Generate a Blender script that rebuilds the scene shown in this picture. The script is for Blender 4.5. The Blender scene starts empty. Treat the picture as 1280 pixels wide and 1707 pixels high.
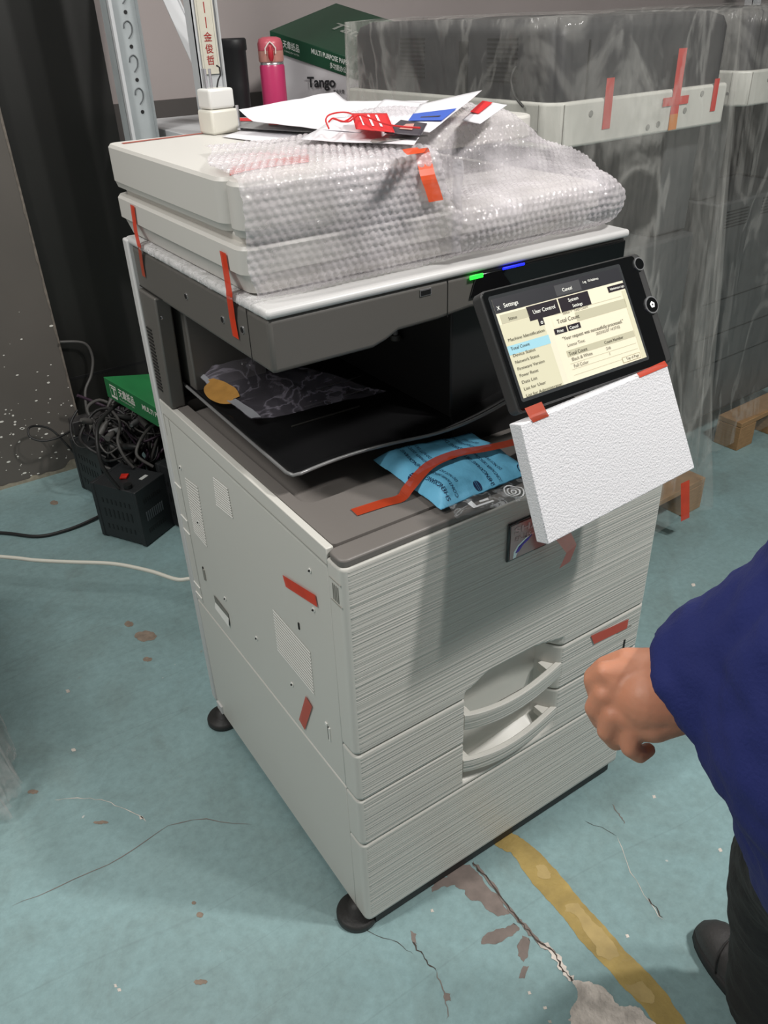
import bpy, bmesh, math, random
from mathutils import Vector, Matrix, noise
random.seed(7)
sc = bpy.context.scene
COL = sc.collection
V = Vector
# ------------------------------------------------------------------ camera
FPX = 1347.96
CAM = V((-0.3797, -0.6896, 1.3230))
CR = V((0.82953491, -0.55751647, -0.03236072))
CU = V((0.31718319, 0.42266235, 0.84897077))
CF = V((0.45963753, 0.71451517, -0.52744802))
cd = bpy.data.cameras.new('camera'); cam = bpy.data.objects.new('camera', cd); COL.objects.link(cam)
cd.sensor_fit = 'HORIZONTAL'; cd.sensor_width = 36; cd.lens = FPX / 1280 * 36; cd.clip_start = 0.02
m = Matrix((CR, CU, -CF)).transposed().to_4x4(); m.translation = CAM; cam.matrix_world = m
sc.camera = cam
# ------------------------------------------------------------------ light, exposure
sc.view_settings.view_transform = 'Standard'; sc.view_settings.look = 'None'
sc.view_settings.gamma = 1; sc.view_settings.exposure = 0.0; sc.view_settings.use_curve_mapping = False
w = bpy.data.worlds.new('world'); sc.world = w; w.use_nodes = True
w.node_tree.nodes['Background'].inputs[0].default_value = (1.0, 0.985, 0.96, 1)
w.node_tree.nodes['Background'].inputs[1].default_value = 0.33
def lamp(loc, target, sx, sy, power, col=(1, 0.975, 0.94)):
    ld = bpy.data.lights.new('ceiling_light', 'AREA'); ld.shape = 'RECTANGLE'; ld.size = sx; ld.size_y = sy
    ld.energy = power; ld.color = col
    o = bpy.data.objects.new('ceiling_light', ld); COL.objects.link(o); o.location = loc
    o.rotation_euler = (V(target) - V(loc)).to_track_quat('-Z', 'Y').to_euler(); return o
lamp((1.20, -1.10, 2.9), (0.3, 0.2, 0.6), 0.10, 0.22, 40)
lamp((0.85, -1.25, 2.9), (0.3, 0.2, 0.6), 0.10, 0.22, 20)
lamp((-1.5, 0.2, 2.9), (0.0, 0.3, 0.5), 0.12, 0.9, 36)
lamp((0.2, 1.3, 3.0), (0.3, 0.9, 0.0), 1.2, 0.15, 16)
# ------------------------------------------------------------------ pixel helpers (points where things stand)
def ray(px, py): return CF + CR * ((px - 640) / FPX) - CU * ((py - 853.5) / FPX)
def on(px, py, ax, v):
    d = ray(px, py); i = 'xyz'.index(ax); return CAM + d * ((v - CAM[i]) / d[i])
def onp(px, py, p0, n):
    d = ray(px, py); return CAM + d * ((V(p0) - CAM).dot(n) / d.dot(n))
def at(px, py, t): return CAM + ray(px, py).normalized() * t
def S(t): t = max(0.0, min(1.0, t)); return t * t * (3 - 2 * t)
# ------------------------------------------------------------------ materials
MATS = {}
def mat(name, col, rough=0.5, metal=0.0, var=0.0, vscale=8, bump=0.0, bscale=60, emit=None, alpha=None, coat=0, spec=0.5, stretch=None, sub=0):
    if name in MATS: return MATS[name]
    m = bpy.data.materials.new(name); m.use_nodes = True; nt = m.node_tree; N = nt.nodes; L = nt.links
    b = N['Principled BSDF']; c = (*[((x / 255) / 12.92 if x / 255 < .04045 else ((x / 255 + .055) / 1.055) ** 2.4) for x in col], 1)
    b.inputs['Base Color'].default_value = c; b.inputs['Roughness'].default_value = rough; b.inputs['Metallic'].default_value = metal
    b.inputs['Specular IOR Level'].default_value = spec; b.inputs['Coat Weight'].default_value = coat
    if sub: b.inputs['Subsurface Weight'].default_value = sub; b.inputs['Subsurface Radius'].default_value = (.02, .008, .004); b.inputs['Subsurface Scale'].default_value = .3
    tc = N.new('ShaderNodeTexCoord'); mp = N.new('ShaderNodeMapping'); L.new(tc.outputs['Object'], mp.inputs['Vector'])
    if stretch: mp.inputs['Scale'].default_value = stretch
    if var > 0:
        n = N.new('ShaderNodeTexNoise'); n.inputs['Scale'].default_value = vscale; n.inputs['Detail'].default_value = 5; L.new(mp.outputs[0], n.inputs['Vector'])
        mr = N.new('ShaderNodeMapRange'); mr.inputs['From Min'].default_value = .3; mr.inputs['From Max'].default_value = .7
        mr.inputs['To Min'].default_value = 1 - var; mr.inputs['To Max'].default_value = 1 + var; L.new(n.outputs['Fac'], mr.inputs['Value'])
        hs = N.new('ShaderNodeHueSaturation'); hs.inputs['Color'].default_value = c; L.new(mr.outputs[0], hs.inputs['Value']); L.new(hs.outputs[0], b.inputs['Base Color'])
    if bump > 0:
        n = N.new('ShaderNodeTexNoise'); n.inputs['Scale'].default_value = bscale; n.inputs['Detail'].default_value = 3; L.new(mp.outputs[0], n.inputs['Vector'])
        bp = N.new('ShaderNodeBump'); bp.inputs['Strength'].default_value = bump; bp.inputs['Distance'].default_value = .003; L.new(n.outputs['Fac'], bp.inputs['Height']); L.new(bp.outputs[0], b.inputs['Normal'])
    if emit: b.inputs['Emission Color'].default_value = c; b.inputs['Emission Strength'].default_value = emit
    if alpha is not None: b.inputs['Alpha'].default_value = alpha
    MATS[name] = m; return m
def film(name, col, a0, a1, rough=0.12, scale=14, bump=.5, bscale=40, dist=.004, stretch=(1, 1, 1)):
    """thin plastic film: alpha wanders between a0 and a1 where the film is creased"""
    m = mat(name, col, rough, bump=bump, bscale=bscale); nt = m.node_tree; N = nt.nodes; L = nt.links; b = N['Principled BSDF']
    [x for x in N if x.type == 'BUMP'][0].inputs['Distance'].default_value = dist
    mp = [x for x in N if x.type == 'MAPPING'][0]; mp.inputs['Scale'].default_value = stretch
    n = N.new('ShaderNodeTexNoise'); n.inputs['Scale'].default_value = scale; n.inputs['Detail'].default_value = 6; n.inputs['Distortion'].default_value = 1.2; L.new(mp.outputs[0], n.inputs['Vector'])
    m1 = N.new('ShaderNodeMath'); m1.operation = 'SUBTRACT'; m1.inputs[1].default_value = .5; L.new(n.outputs['Fac'], m1.inputs[0])
    m2 = N.new('ShaderNodeMath'); m2.operation = 'ABSOLUTE'; L.new(m1.outputs[0], m2.inputs[0])
    mr = N.new('ShaderNodeMapRange'); mr.interpolation_type = 'SMOOTHSTEP'; mr.inputs['From Min'].default_value = 0; mr.inputs['From Max'].default_value = .045; mr.inputs['To Min'].default_value = a1; mr.inputs['To Max'].default_value = a0
    L.new(m2.outputs[0], mr.inputs['Value'])
    n2 = N.new('ShaderNodeTexNoise'); n2.inputs['Scale'].default_value = scale * .35; n2.inputs['Detail'].default_value = 3; L.new(mp.outputs[0], n2.inputs['Vector'])
    m3 = N.new('ShaderNodeMapRange'); m3.inputs['From Min'].default_value = .42; m3.inputs['From Max'].default_value = .68; m3.inputs['To Min'].default_value = .5; m3.inputs['To Max'].default_value = 1.5; L.new(n2.outputs['Fac'], m3.inputs['Value'])
    m4 = N.new('ShaderNodeMath'); m4.operation = 'MULTIPLY'; L.new(mr.outputs[0], m4.inputs[0]); L.new(m3.outputs[0], m4.inputs[1]); L.new(m4.outputs[0], b.inputs['Alpha']); return m

WHITE = mat('copier_white', (212, 210, 203), .38, bump=.05, bscale=900)
WHITE2 = mat('copier_cool_white', (208, 207, 206), .36)
RIB = mat('ribbed_white', (205, 203, 196), .42)
def rib():
    nt = RIB.node_tree; N = nt.nodes; L = nt.links; b = N['Principled BSDF']
    tc = N.new('ShaderNodeTexCoord'); mp = N.new('ShaderNodeMapping'); mp.inputs['Scale'].default_value = (.6, .6, 215); mp.inputs['Rotation'].default_value = (0, 0, 0)
    L.new(tc.outputs['Object'], mp.inputs['Vector'])
    n = N.new('ShaderNodeTexNoise'); n.inputs['Scale'].default_value = 1.0; n.inputs['Detail'].default_value = 2.5; n.inputs['Roughness'].default_value = .6; L.new(mp.outputs[0], n.inputs['Vector'])
    cr = N.new('ShaderNodeMapRange'); cr.inputs['From Min'].default_value = .35; cr.inputs['From Max'].default_value = .65; cr.inputs['To Min'].default_value = .93; cr.inputs['To Max'].default_value = 1.05; L.new(n.outputs['Fac'], cr.inputs['Value'])
    hs = N.new('ShaderNodeHueSaturation'); hs.inputs['Color'].default_value = b.inputs['Base Color'].default_value; L.new(cr.outputs[0], hs.inputs['Value']); L.new(hs.outputs[0], b.inputs['Base Color'])
    bp = N.new('ShaderNodeBump'); bp.inputs['Strength'].default_value = 1.0; bp.inputs['Distance'].default_value = .0032; L.new(n.outputs['Fac'], bp.inputs['Height']); L.new(bp.outputs[0], b.inputs['Normal'])
rib()
GREY = mat('copier_grey', (98, 95, 91), .42, bump=.06, bscale=900)
DECK = mat('deck_grey', (118, 113, 109), .45, bump=.08, bscale=900)
DGREY = mat('copier_dark_grey', (66, 65, 62), .45)
BLACK = mat('matt_black', (20, 20, 21), .5)
GLOSS = mat('gloss_black', (7, 7, 9), .08, coat=.6)
TRAYM = mat('smoked_tray', (24, 24, 25), .22)
HOUS = mat('panel_housing', (58, 58, 58), .4)
SEAM = mat('seam_dark', (30, 29, 28), .6)
CHROME = mat('chrome', (225, 225, 228), .22, metal=.85)
GRN = mat('led_green', (40, 255, 60), emit=1.6)
BLU = mat('led_blue', (20, 30, 255), emit=2.5)
def tape_mat(name, col, a):
    return mat(name, col, .3, var=.08, vscale=40, alpha=a)
TAPE = tape_mat('red_tape', (222, 62, 26), .93)
TAPED = tape_mat('dark_red_tape', (178, 66, 38), .92)
TAPEO = tape_mat('orange_tape', (240, 84, 24), .88)

# ------------------------------------------------------------------ mesh builder
class MB:
    def __init__(s, M=None): s.v = []; s.f = []; s.m = []; s.sm = []; s.mats = []; s.M = M
    def mi(s, mt):
        if mt not in s.mats: s.mats.append(mt)
        return s.mats.index(mt)
    def add(s, vs, fs, mt, smooth=False):
        k = len(s.v); s.v += [tuple(s.M @ V(p)) if s.M else tuple(p) for p in vs]
        i = s.mi(mt)
        for f in fs: s.f.append([k + a for a in f]); s.m.append(i); s.sm.append(smooth)
        return s
    def para(s, o, u, v, w_, mt):
        o, u, v, w_ = V(o), V(u), V(v), V(w_)
        p = [o, o + u, o + u + v, o + v]; p += [a + w_ for a in p]
        return s.add(p, [(3, 2, 1, 0), (4, 5, 6, 7), (0, 1, 5, 4), (1, 2, 6, 5), (2, 3, 7, 6), (3, 0, 4, 7)], mt)
    def box(s, x0, x1, y0, y1, z0, z1, mt): return s.para((x0, y0, z0), (x1 - x0, 0, 0), (0, y1 - y0, 0), (0, 0, z1 - z0), mt)
    def poly(s, pts, mt): return s.add(pts, [list(range(len(pts)))], mt)
    def prism(s, pts, d, mt, smooth=False):
        n = len(pts); d = V(d); a = [V(p) for p in pts]
        s.add(a + [p + d for p in a], [list(range(n))[::-1], [n + i for i in range(n)]], mt)
        k = len(s.v) - 2 * n; i0 = s.mi(mt)
        for i in range(n): s.f.append([k + i, k + (i + 1) % n, k + n + (i + 1) % n, k + n + i]); s.m.append(i0); s.sm.append(smooth)
        return s
    def grid(s, P, mt, smooth=True, wrap=False):
        nr = len(P); nc = len(P[0]); vs = [p for r in P for p in r]; fs = []
        for i in range(nr - 1):
            for j in range(nc if wrap else nc - 1):
                j2 = (j + 1) % nc; fs.append((i * nc + j, i * nc + j2, (i + 1) * nc + j2, (i + 1) * nc + j))
        return s.add(vs, fs, mt, smooth)
    def tube(s, path, r, mt, n=8, cap=True, flat=1.0):
        path = [V(p) for p in path]; rings = []; up = None
        for i, p in enumerate(path):
            t = (path[min(i + 1, len(path) - 1)] - path[max(i - 1, 0)]).normalized()
            if up is None: up = V((0, 0, 1)) if abs(t.z) < .9 else V((1, 0, 0))
            a = t.cross(up).normalized(); b = a.cross(t).normalized(); up = b
            rr = r[i] if isinstance(r, (list, tuple)) else r
            rings.append([p + (a * math.cos(q) + b * math.sin(q) * flat) * rr for q in [2 * math.pi * k / n for k in range(n)]])
        s.grid([[*x] for x in rings], mt, True, True)
        if cap:
            s.add(rings[0], [list(range(n))[::-1]], mt); s.add(rings[-1], [list(range(n))], mt)
        return s
    def cyl(s, a, b, r, mt, n=20, r2=None): return s.tube([a, b], [r, r if r2 is None else r2], mt, n)
    def lathe(s, o, prof, mt, n=32):
        s.grid([[V(o) + V((r * math.cos(2 * math.pi * k / n), r * math.sin(2 * math.pi * k / n), z)) for k in range(n)] for r, z in prof], mt, True, True)
        return s
    def text(s, body, o, xd, yd, size, mt, width=None, align='LEFT', lift=.0004, bold=0, height=None):
        cu = bpy.data.curves.new('t', 'FONT'); cu.body = body; cu.size = 1; cu.align_x = align; cu.offset = bold; cu.resolution_u = 3
        ob = bpy.data.objects.new('t', cu); COL.objects.link(ob); dg = bpy.context.evaluated_depsgraph_get()
        me = bpy.data.meshes.new_from_object(ob.evaluated_get(dg)); bpy.data.objects.remove(ob); bpy.data.curves.remove(cu)
        if not me.vertices: bpy.data.meshes.remove(me); return s
        xs = [v.co.x for v in me.vertices]; ys = [v.co.y for v in me.vertices]; ww = max(xs) - min(xs)
        sx = width / ww if width else size; sy = size
        if height: sy = height / (max(ys) - min(ys))
        xd = V(xd).normalized(); yd = V(yd).normalized(); n = xd.cross(yd)
        s.add([V(o) + xd * (v.co.x * sx) + yd * (v.co.y * sy) + n * lift for v in me.vertices], [list(p.vertices) for p in me.polygons], mt)
        bpy.data.meshes.remove(me); return s

def wloc(o):
    M = Matrix.Identity(4)
    ch = []
    while o: ch.append(o); o = o.parent
    for c in reversed(ch): M = M @ c.matrix_basis
    return M
def obj(name, mb, parent=None, bevel=0, seg=2, label=None, local=False, solid=0, sub=0, uv=None, base=None, wn=False):
    me = bpy.data.meshes.new(name); vs = mb.v
    if parent and not local:
        I = wloc(parent).inverted(); vs = [I @ V(p) for p in vs]
    o = bpy.data.objects.new(name, me); COL.objects.link(o)
    if parent is None and base is None and vs:
        xs = [p[0] for p in vs]; ys = [p[1] for p in vs]; zs = [p[2] for p in vs]
        base = V(((min(xs) + max(xs)) / 2, (min(ys) + max(ys)) / 2, min(zs)))
    if parent is None: vs = [V(p) - V(base) for p in vs]; o.location = base
    me.from_pydata([tuple(p) for p in vs], [], mb.f)
    for mt in mb.mats: me.materials.append(mt)
    me.polygons.foreach_set('material_index', mb.m); me.polygons.foreach_set('use_smooth', mb.sm); me.update()
    if parent: o.parent = parent
    if bevel:
        b = o.modifiers.new('b', 'BEVEL'); b.width = bevel; b.segments = seg; b.limit_method = 'ANGLE'; b.angle_limit = .6; b.harden_normals = False
        for p in me.polygons: p.use_smooth = True
        try: me.set_sharp_from_angle(angle=.7)
        except Exception: pass
    if solid: q = o.modifiers.new('s', 'SOLIDIFY'); q.thickness = solid; q.offset = 0
    if sub: q = o.modifiers.new('ss', 'SUBSURF'); q.levels = sub; q.render_levels = sub
    if label: o['label'] = label
    return o
def tag(o, label, cat, group=None):
    o['label'] = label; o['category'] = cat
    if group: o['group'] = group
    return o
def thing(name, label, cat, loc, rz=0, group=None):
    o = bpy.data.objects.new(name, None); COL.objects.link(o); o.location = loc; o.rotation_euler = (0, 0, rz); o.empty_display_size = .05
    return tag(o, label, cat, group)
def struct(o): o['kind'] = 'structure'; return o
def fbm(p, s, seed=0): return noise.fractal(V(p) * s + V((seed * 7.3, seed * 3.1, seed)), 1.0, 2.0, 3)
def smooth_path(pts, n=6):
    pts = [V(p) for p in pts]; out = []
    for i in range(len(pts) - 1):
        p0 = pts[max(i - 1, 0)]; p1 = pts[i]; p2 = pts[i + 1]; p3 = pts[min(i + 2, len(pts) - 1)]
        for k in range(n):
            t = k / n
            out.append(.5 * ((2 * p1) + (p2 - p0) * t + (2 * p0 - 5 * p1 + 4 * p2 - p3) * t * t + (3 * p1 - p0 - 3 * p2 + p3) * t ** 3))
    out.append(pts[-1]); return out
def sheet(corners, mt, nu=12, nv=12, wr=0.0, ws=8, seed=0, mb=None, lift=None):
    """four corners p00,p10,p11,p01 bilinear, wrinkled along z"""
    a, b, c, d = [V(x) for x in corners]; P = []
    n = (b - a).cross(d - a).normalized()
    for j in range(nv + 1):
        v = j / nv; r = []
        for i in range(nu + 1):
            u = i / nu; p = a * (1 - u) * (1 - v) + b * u * (1 - v) + c * u * v + d * (1 - u) * v
            p = p + n * (wr * fbm(p, ws, seed) + (lift(u, v) if lift else 0)); r.append(p)
        P.append(r)
    mb = mb or MB(); return mb.grid(P, mt)
def ribbon(path, wv, mt, mb=None):
    """tape along path with width vectors"""
    mb = mb or MB(); P = []
    for i, p in enumerate(path):
        w_ = V(wv[i]) if isinstance(wv, list) else V(wv); P.append([V(p) - w_ / 2, V(p) + w_ / 2])
    return mb.grid(P, mt, False)

# ================================================================== THE ROOM
FLOORM = mat('floor_paint', (124, 164, 164), .42, bump=.12, bscale=120)
def floorm():
    nt = FLOORM.node_tree; N = nt.nodes; L = nt.links; b = N['Principled BSDF']
    tc = N.new('ShaderNodeTexCoord')
    def nz(scale, det, rough=.6, st=None, dist=0):
        mp = N.new('ShaderNodeMapping'); L.new(tc.outputs['Object'], mp.inputs[0])
        if st: mp.inputs['Scale'].default_value = st[0]; mp.inputs['Rotation'].default_value = (0, 0, st[1])
        n = N.new('ShaderNodeTexNoise'); n.inputs['Scale'].default_value = scale; n.inputs['Detail'].default_value = det; n.inputs['Roughness'].default_value = rough; n.inputs['Distortion'].default_value = dist
        L.new(mp.outputs[0], n.inputs['Vector']); return n
    def rmp(src, stops):
        r = N.new('ShaderNodeValToRGB'); L.new(src, r.inputs[0]); e = r.color_ramp.elements
        e[0].position, e[0].color = stops[0]; e[1].position, e[1].color = stops[1]
        for q, c in stops[2:]: x = e.new(q); x.color = c
        return r
    def mix(f, a, bb, typ='MIX'):
        x = N.new('ShaderNodeMixRGB'); x.blend_type = typ; L.new(f, x.inputs[0]) if not isinstance(f, float) else setattr(x.inputs[0], 'default_value', f)
        for i, q in ((1, a), (2, bb)):
            if isinstance(q, tuple): x.inputs[i].default_value = q
            else: L.new(q, x.inputs[i])
        return x.outputs[0]
    base = rmp(nz(2.2, 7, .65).outputs['Fac'], [(.3, (.225, .325, .325, 1)), (.7, (.285, .435, .450, 1))])
    fine = rmp(nz(60, 4, .7).outputs['Fac'], [(.3, (.86, .86, .86, 1)), (.7, (1.08, 1.08, 1.08, 1))])
    c = mix(1.0, base.outputs[0], fine.outputs[0], 'MULTIPLY')
    grime = rmp(nz(5, 6, .7, None, .8).outputs['Fac'], [(.5, (0, 0, 0, 1)), (.75, (.45, .45, .45, 1))])
    c = mix(grime.outputs[0], c, (.16, .20, .185, 1))
    scr = rmp(nz(9, 2, .4, ((1, .06, 1), .5), .3).outputs['Fac'], [(.495, (0, 0, 0, 1)), (.5, (.10, .10, .10, 1)), (.505, (0, 0, 0, 1))])
    c = mix(scr.outputs[0], c, (.3, .38, .38, 1))
    scr = rmp(nz(6, 2, .4, ((.05, 1, 1), -.35), .3).outputs['Fac'], [(.497, (0, 0, 0, 1)), (.5, (.16, .16, .16, 1)), (.503, (0, 0, 0, 1))])
    c = mix(scr.outputs[0], c, (.11, .14, .14, 1))
    sp = rmp(nz(38, 1, .5).outputs['Fac'], [(.80, (0, 0, 0, 1)), (.82, (1, 1, 1, 1))])
    c = mix(sp.outputs[0], c, (.55, .56, .54, 1))
    rs = rmp(nz(7, 5, .75, ((1, 1.6, 1), .8), .5).outputs['Fac'], [(.70, (0, 0, 0, 1)), (.76, (.7, .7, .7, 1))])
    c = mix(rs.outputs[0], c, (.26, .17, .12, 1))
    L.new(c, b.inputs['Base Color'])
floorm()
YELLOW = mat('yellow_line', (172, 148, 88), .5, var=.2, vscale=22, bump=.3, bscale=120)
YELL2 = mat('yellow_line_lump', (186, 162, 108), .5, var=.1, vscale=40, bump=.2, bscale=120)
STAIN = mat('brown_stain', (126, 114, 108), .6, var=.16, vscale=45)
CRACK = mat('floor_crack', (70, 60, 54), .8, var=.3, vscale=80)
CONC = mat('bare_concrete', (216, 206, 197), .85, var=.3, vscale=34, bump=1.0, bscale=110)
RUST = mat('rust_spot', (140, 124, 110), .7, var=.2, vscale=80)
fl = MB(); fl.box(-5, 6, -5, 2.2, -.05, 0, FLOORM)
def rough(pts, amp, seed, it=3):
    pts = [V(p) for p in pts]; rnd = random.Random(seed)
    for k in range(it):
        out = []
        for i, p in enumerate(pts):
            q = pts[(i + 1) % len(pts)]; L_ = (q - p).length; mid = (p + q) / 2 + V((rnd.uniform(-1, 1), rnd.uniform(-1, 1), 0)) * min(amp, L_ * .16)
            out += [p, mid]
        pts = out; amp *= .55
    return pts
def floor_px(pts, z, mt, amp=.006, seed=1, it=3):
    q = rough([on(x, y, 'z', z) for x, y in pts], amp, seed, it)
    bm = bmesh.new(); vs = [bm.verts.new(p) for p in q]
    try:
        f = bm.faces.new(vs); bmesh.ops.triangulate(bm, faces=[f]); bm.normal_update()
        flip = sum(f.normal.z for f in bm.faces) < 0
        bm.verts.index_update(); fl.add([v.co.copy() for v in bm.verts], [[v.index for v in (reversed(f.verts) if flip else f.verts)] for f in bm.faces], mt)
    finally: bm.free()
def k8(pts): return [(560 + x / 2.37, 1340 + y / 2.37) for x, y in pts]
floor_px(k8([(640, 170), (690, 190), (780, 320), (900, 450), (1060, 640), (1180, 770), (1270, 900), (1500, 1200), (1600, 1150), (1430, 930), (1280, 720), (1140, 580), (1000, 420), (870, 260), (740, 140), (700, 120), (640, 60), (560, 100)]), .0005, YELLOW, .004, 3, 4)
for i, b_ in enumerate([[(790, 245), (820, 240), (850, 275), (845, 295), (800, 290)],
          [(905, 400), (960, 395), (985, 430), (1050, 490), (1110, 570), (1120, 600), (1080, 620), (1035, 600), (1025, 560), (970, 480), (940, 435), (905, 425)],
          [(1140, 710), (1210, 700), (1260, 760), (1250, 790), (1190, 770)]]):
    floor_px(k8(b_), .0009, YELL2, .003, 5 + i)
floor_px(k8([(530, 240), (560, 270), (640, 360), (695, 430), (640, 445), (600, 420), (570, 385), (530, 380), (510, 340), (470, 320), (380, 350), (375, 330), (440, 290), (450, 230)]), .0004, STAIN, .006, 8)
floor_px(k8([(700, 470), (660, 490), (580, 525), (575, 555), (640, 550), (700, 520), (725, 490)]), .0004, STAIN, .004, 9)
floor_px(k8([(735, 520), (715, 560), (718, 600), (740, 625), (758, 590), (762, 530)]), .0004, STAIN, .004, 10)
floor_px(k8([(740, 640), (722, 690), (745, 690), (762, 640)]), .0004, STAIN, .003, 11)
floor_px(k8([(295, 500), (300, 540), (322, 555), (318, 515)]), .0004, STAIN, .003, 12)
floor_px(k8([(425, 745), (430, 780), (455, 780), (452, 750)]), .0004, STAIN, .003, 13)
floor_px(k8([(925, 690), (1000, 700), (1080, 750), (1120, 800), (1200, 805), (1290, 900), (1400, 1050), (900, 1050), (925, 850), (940, 790), (955, 740)]), .0012, CONC, .005, 14, 4)
def crack(pts, w_, mt, z=.0011, seed=0):
    P = smooth_path([on(x, y, 'z', z) for x, y in pts], 6); rnd = random.Random(seed); R = []
    for i, p in enumerate(P):
        t = (P[min(i + 1, len(P) - 1)] - P[max(i - 1, 0)]).normalized(); n = V((-t.y, t.x, 0)); c = p + n * rnd.uniform(-.0025, .0025)
        ww = w_ * rnd.uniform(.4, 1.3) * (1 if 0 < i < len(P) - 1 else .1); R.append([c + n * ww / 2, c - n * ww / 2])
    fl.grid(R, mt, False)
CT = k8([(540, 230), (600, 300), (690, 420), (740, 480), (800, 545), (860, 590), (900, 660), (935, 700)])
crack(CT, .007, STAIN, .0010, 2); crack(CT, .0028, CRACK, .0014, 3); crack(CT[4:], .012, CONC, .0012, 4)
crack(k8([(300, 545), (350, 610), (395, 660)]), .0022, CRACK, .0008, 5); crack(k8([(395, 660), (430, 750), (440, 850)]), .0015, STAIN, .0008, 6)
crack(k8([(1090, 0), (1120, 40), (1138, 80)]), .0022, STAIN, .0008, 7); crack(k8([(985, 65), (1110, 125)]), .001, CRACK, .0008, 8)
crack(k8([(1235, 370), (1290, 450)]), .0025, CRACK, .0008, 9); crack(k8([(1110, 130), (1180, 300), (1290, 460)]), .0012, CONC, .0006, 10)
crack([(555, 1533), (640, 1562), (690, 1590)], .001, CRACK, .0006, 11)
crack([(20, 1510), (180, 1440), (300, 1370), (420, 1375)], .0015, STAIN, .0006, 12)
crack([(90, 1335), (150, 1331), (200, 1345), (245, 1368)], .0014, CONC, .0006, 15)
for i, (x, y, rx, ry) in enumerate([(215, 1040, 8, 5), (243, 1060, 19, 9), (246, 1099, 8, 4), (333, 1525, 6, 5), (334, 1637, 12, 5), (168, 1371, 13, 3), (55, 1320, 9, 4), (90, 838, 7, 4), (323, 1505, 4, 3), (950, 1700, 3, 2)]):
    floor_px([(x + rx * math.cos(a), y + ry * math.sin(a)) for a in [k * math.pi / 4 for k in range(8)]], .0005, RUST if i != 9 else CONC, .005, 30 + i)
for i, (x, y) in enumerate([(192, 1643), (198, 1650), (235, 1363), (122, 1250), (882, 1655), (908, 1680), (916, 1703), (1155, 975), (1200, 1417), (1090, 1328), (1045, 1560), (720, 1518), (112, 1152)]):
    floor_px([(x - 3, y - 2), (x + 2, y - 3), (x + 4, y + 2), (x - 1, y + 3)], .0006, CONC, .002, 60 + i)
struct(obj('floor', fl, base=(0, 0, 0)))

WALLU = mat('wall_upper', (178, 168, 166), .7, var=.04, vscale=3)
WALLD = mat('wall_lower', (84, 79, 77), .6, var=.08, vscale=5)
WBLK = mat('black_board', (30, 30, 28), .42, var=.12, vscale=4)
w_ = MB(); w_.box(.13, 6, 2.12, 2.2, 1.1, 3.2, WALLU); w_.box(.13, 6, 2.10, 2.2, 0, 1.1, WALLD)
struct(obj('wall_back', w_, base=(0, 2.1, 0)))
# left slab: dark grey wall end with chipped paint
SLAB = mat('dark_grey_wall_paint', (92, 87, 82), .6, var=.07, vscale=4)
CHIP = mat('chipped_plaster', (225, 222, 214), .8)
PLAS = mat('bare_plaster_edge', (150, 142, 126), .9, var=.25, vscale=40, bump=.5, bscale=60)
w_ = MB(); w_.box(-5, .125, 1.99, 2.2, 0, 3.2, SLAB)
rnd = random.Random(4)
for i in range(105):
    x = rnd.uniform(-.16, .12); z = abs(rnd.gauss(0, .22)) + .01
    if z > .6: continue
    r = rnd.choice([.001, .0014, .0018, .0024, .0034]); e = rnd.uniform(1, 2.2); a0 = rnd.uniform(0, 6)
    w_.poly([(x + r * e * math.cos(a), 1.9892, z + r * math.sin(a)) for a in [a0 + k * 1.05 for k in range(6)]][::-1], CHIP)
P = []
for k in range(40):
    x = -.3 + k * .0110; P.append([(x, 1.9885, -.001), (x, 1.9885, .012 + .03 * max(0, noise.noise(V((x * 25, 2, 0)))) + .035 * S((x - .02) / .1))])
w_.grid(P, PLAS, False)
P = []
for k in range(60):
    z = .05 + k * .02; d = .006 + .005 * noise.noise(V((z * 30, 0, 4))); P.append([(.125 - d, 1.9885, z), (.1255, 1.9885, z)])
w_.grid(P, mat('worn_edge', (110, 102, 94), .7, var=.3, vscale=60), False)
struct(obj('wall_left', w_, base=(-1, 2.05, 0)))
w_ = MB(); w_.box(5.9, 6, -5, 2.12, 0, 3.2, WALLU); struct(obj('wall_right', w_))
w_ = MB(); w_.box(-5, 6, -5, 2.2, 3.2, 3.25, mat('ceiling_white', (200, 200, 198), .8)); c_ = struct(obj('ceiling', w_))
# tall black board leaning/standing between the wall end and the rack
b_ = MB(); b_.box(.13, .452, 2.02, 2.06, 0, 2.6, WBLK); b_.box(.135, .45, 2.0195, 2.02, .3, .31, BLACK)
tag(obj('black_board', b_, bevel=.004), 'tall black board standing between the grey wall end and the metal rack', 'board')

# ================================================================== THE COPIER
W_, D_ = .600, .6147; YS = .0357; ZT, Z1, Z2, Z3, ZB, ZS, ZG = .7669, .4286, .3313, .2279, .030, 1.0372, .9545; YF = .138
cop = thing('office_copier', 'large white and grey office copier with an orange-taped touch panel, standing unwrapped in the middle', 'copier', (.3, .3, 0))
g = .0017
b = MB(); b.box(.001, W_ - .001, YS + .001, D_, ZB, Z2 - g, WHITE); obj('cabinet_base', b, cop, .002)
b = MB(); b.box(.02, W_ - .02, .006, D_ - .03, .006, ZB + .003, BLACK); obj('underframe', b, cop)
# side body with shaped rear white edge rising to the scanner
b = MB(); b.box(.001, W_ - .001, YS + .001, D_, Z2 + g, .738, WHITE)
b.box(.001, .012, YS + .001, D_, .736, ZT - .001, WHITE); b.box(W_ - .012, W_ - .001, YS + .001, D_, .736, ZT - .001, WHITE); b.box(.001, W_ - .001, D_ - .012, D_, .736, ZT - .001, WHITE)
side = obj('body_side_panel', b, cop, .0015)
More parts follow.
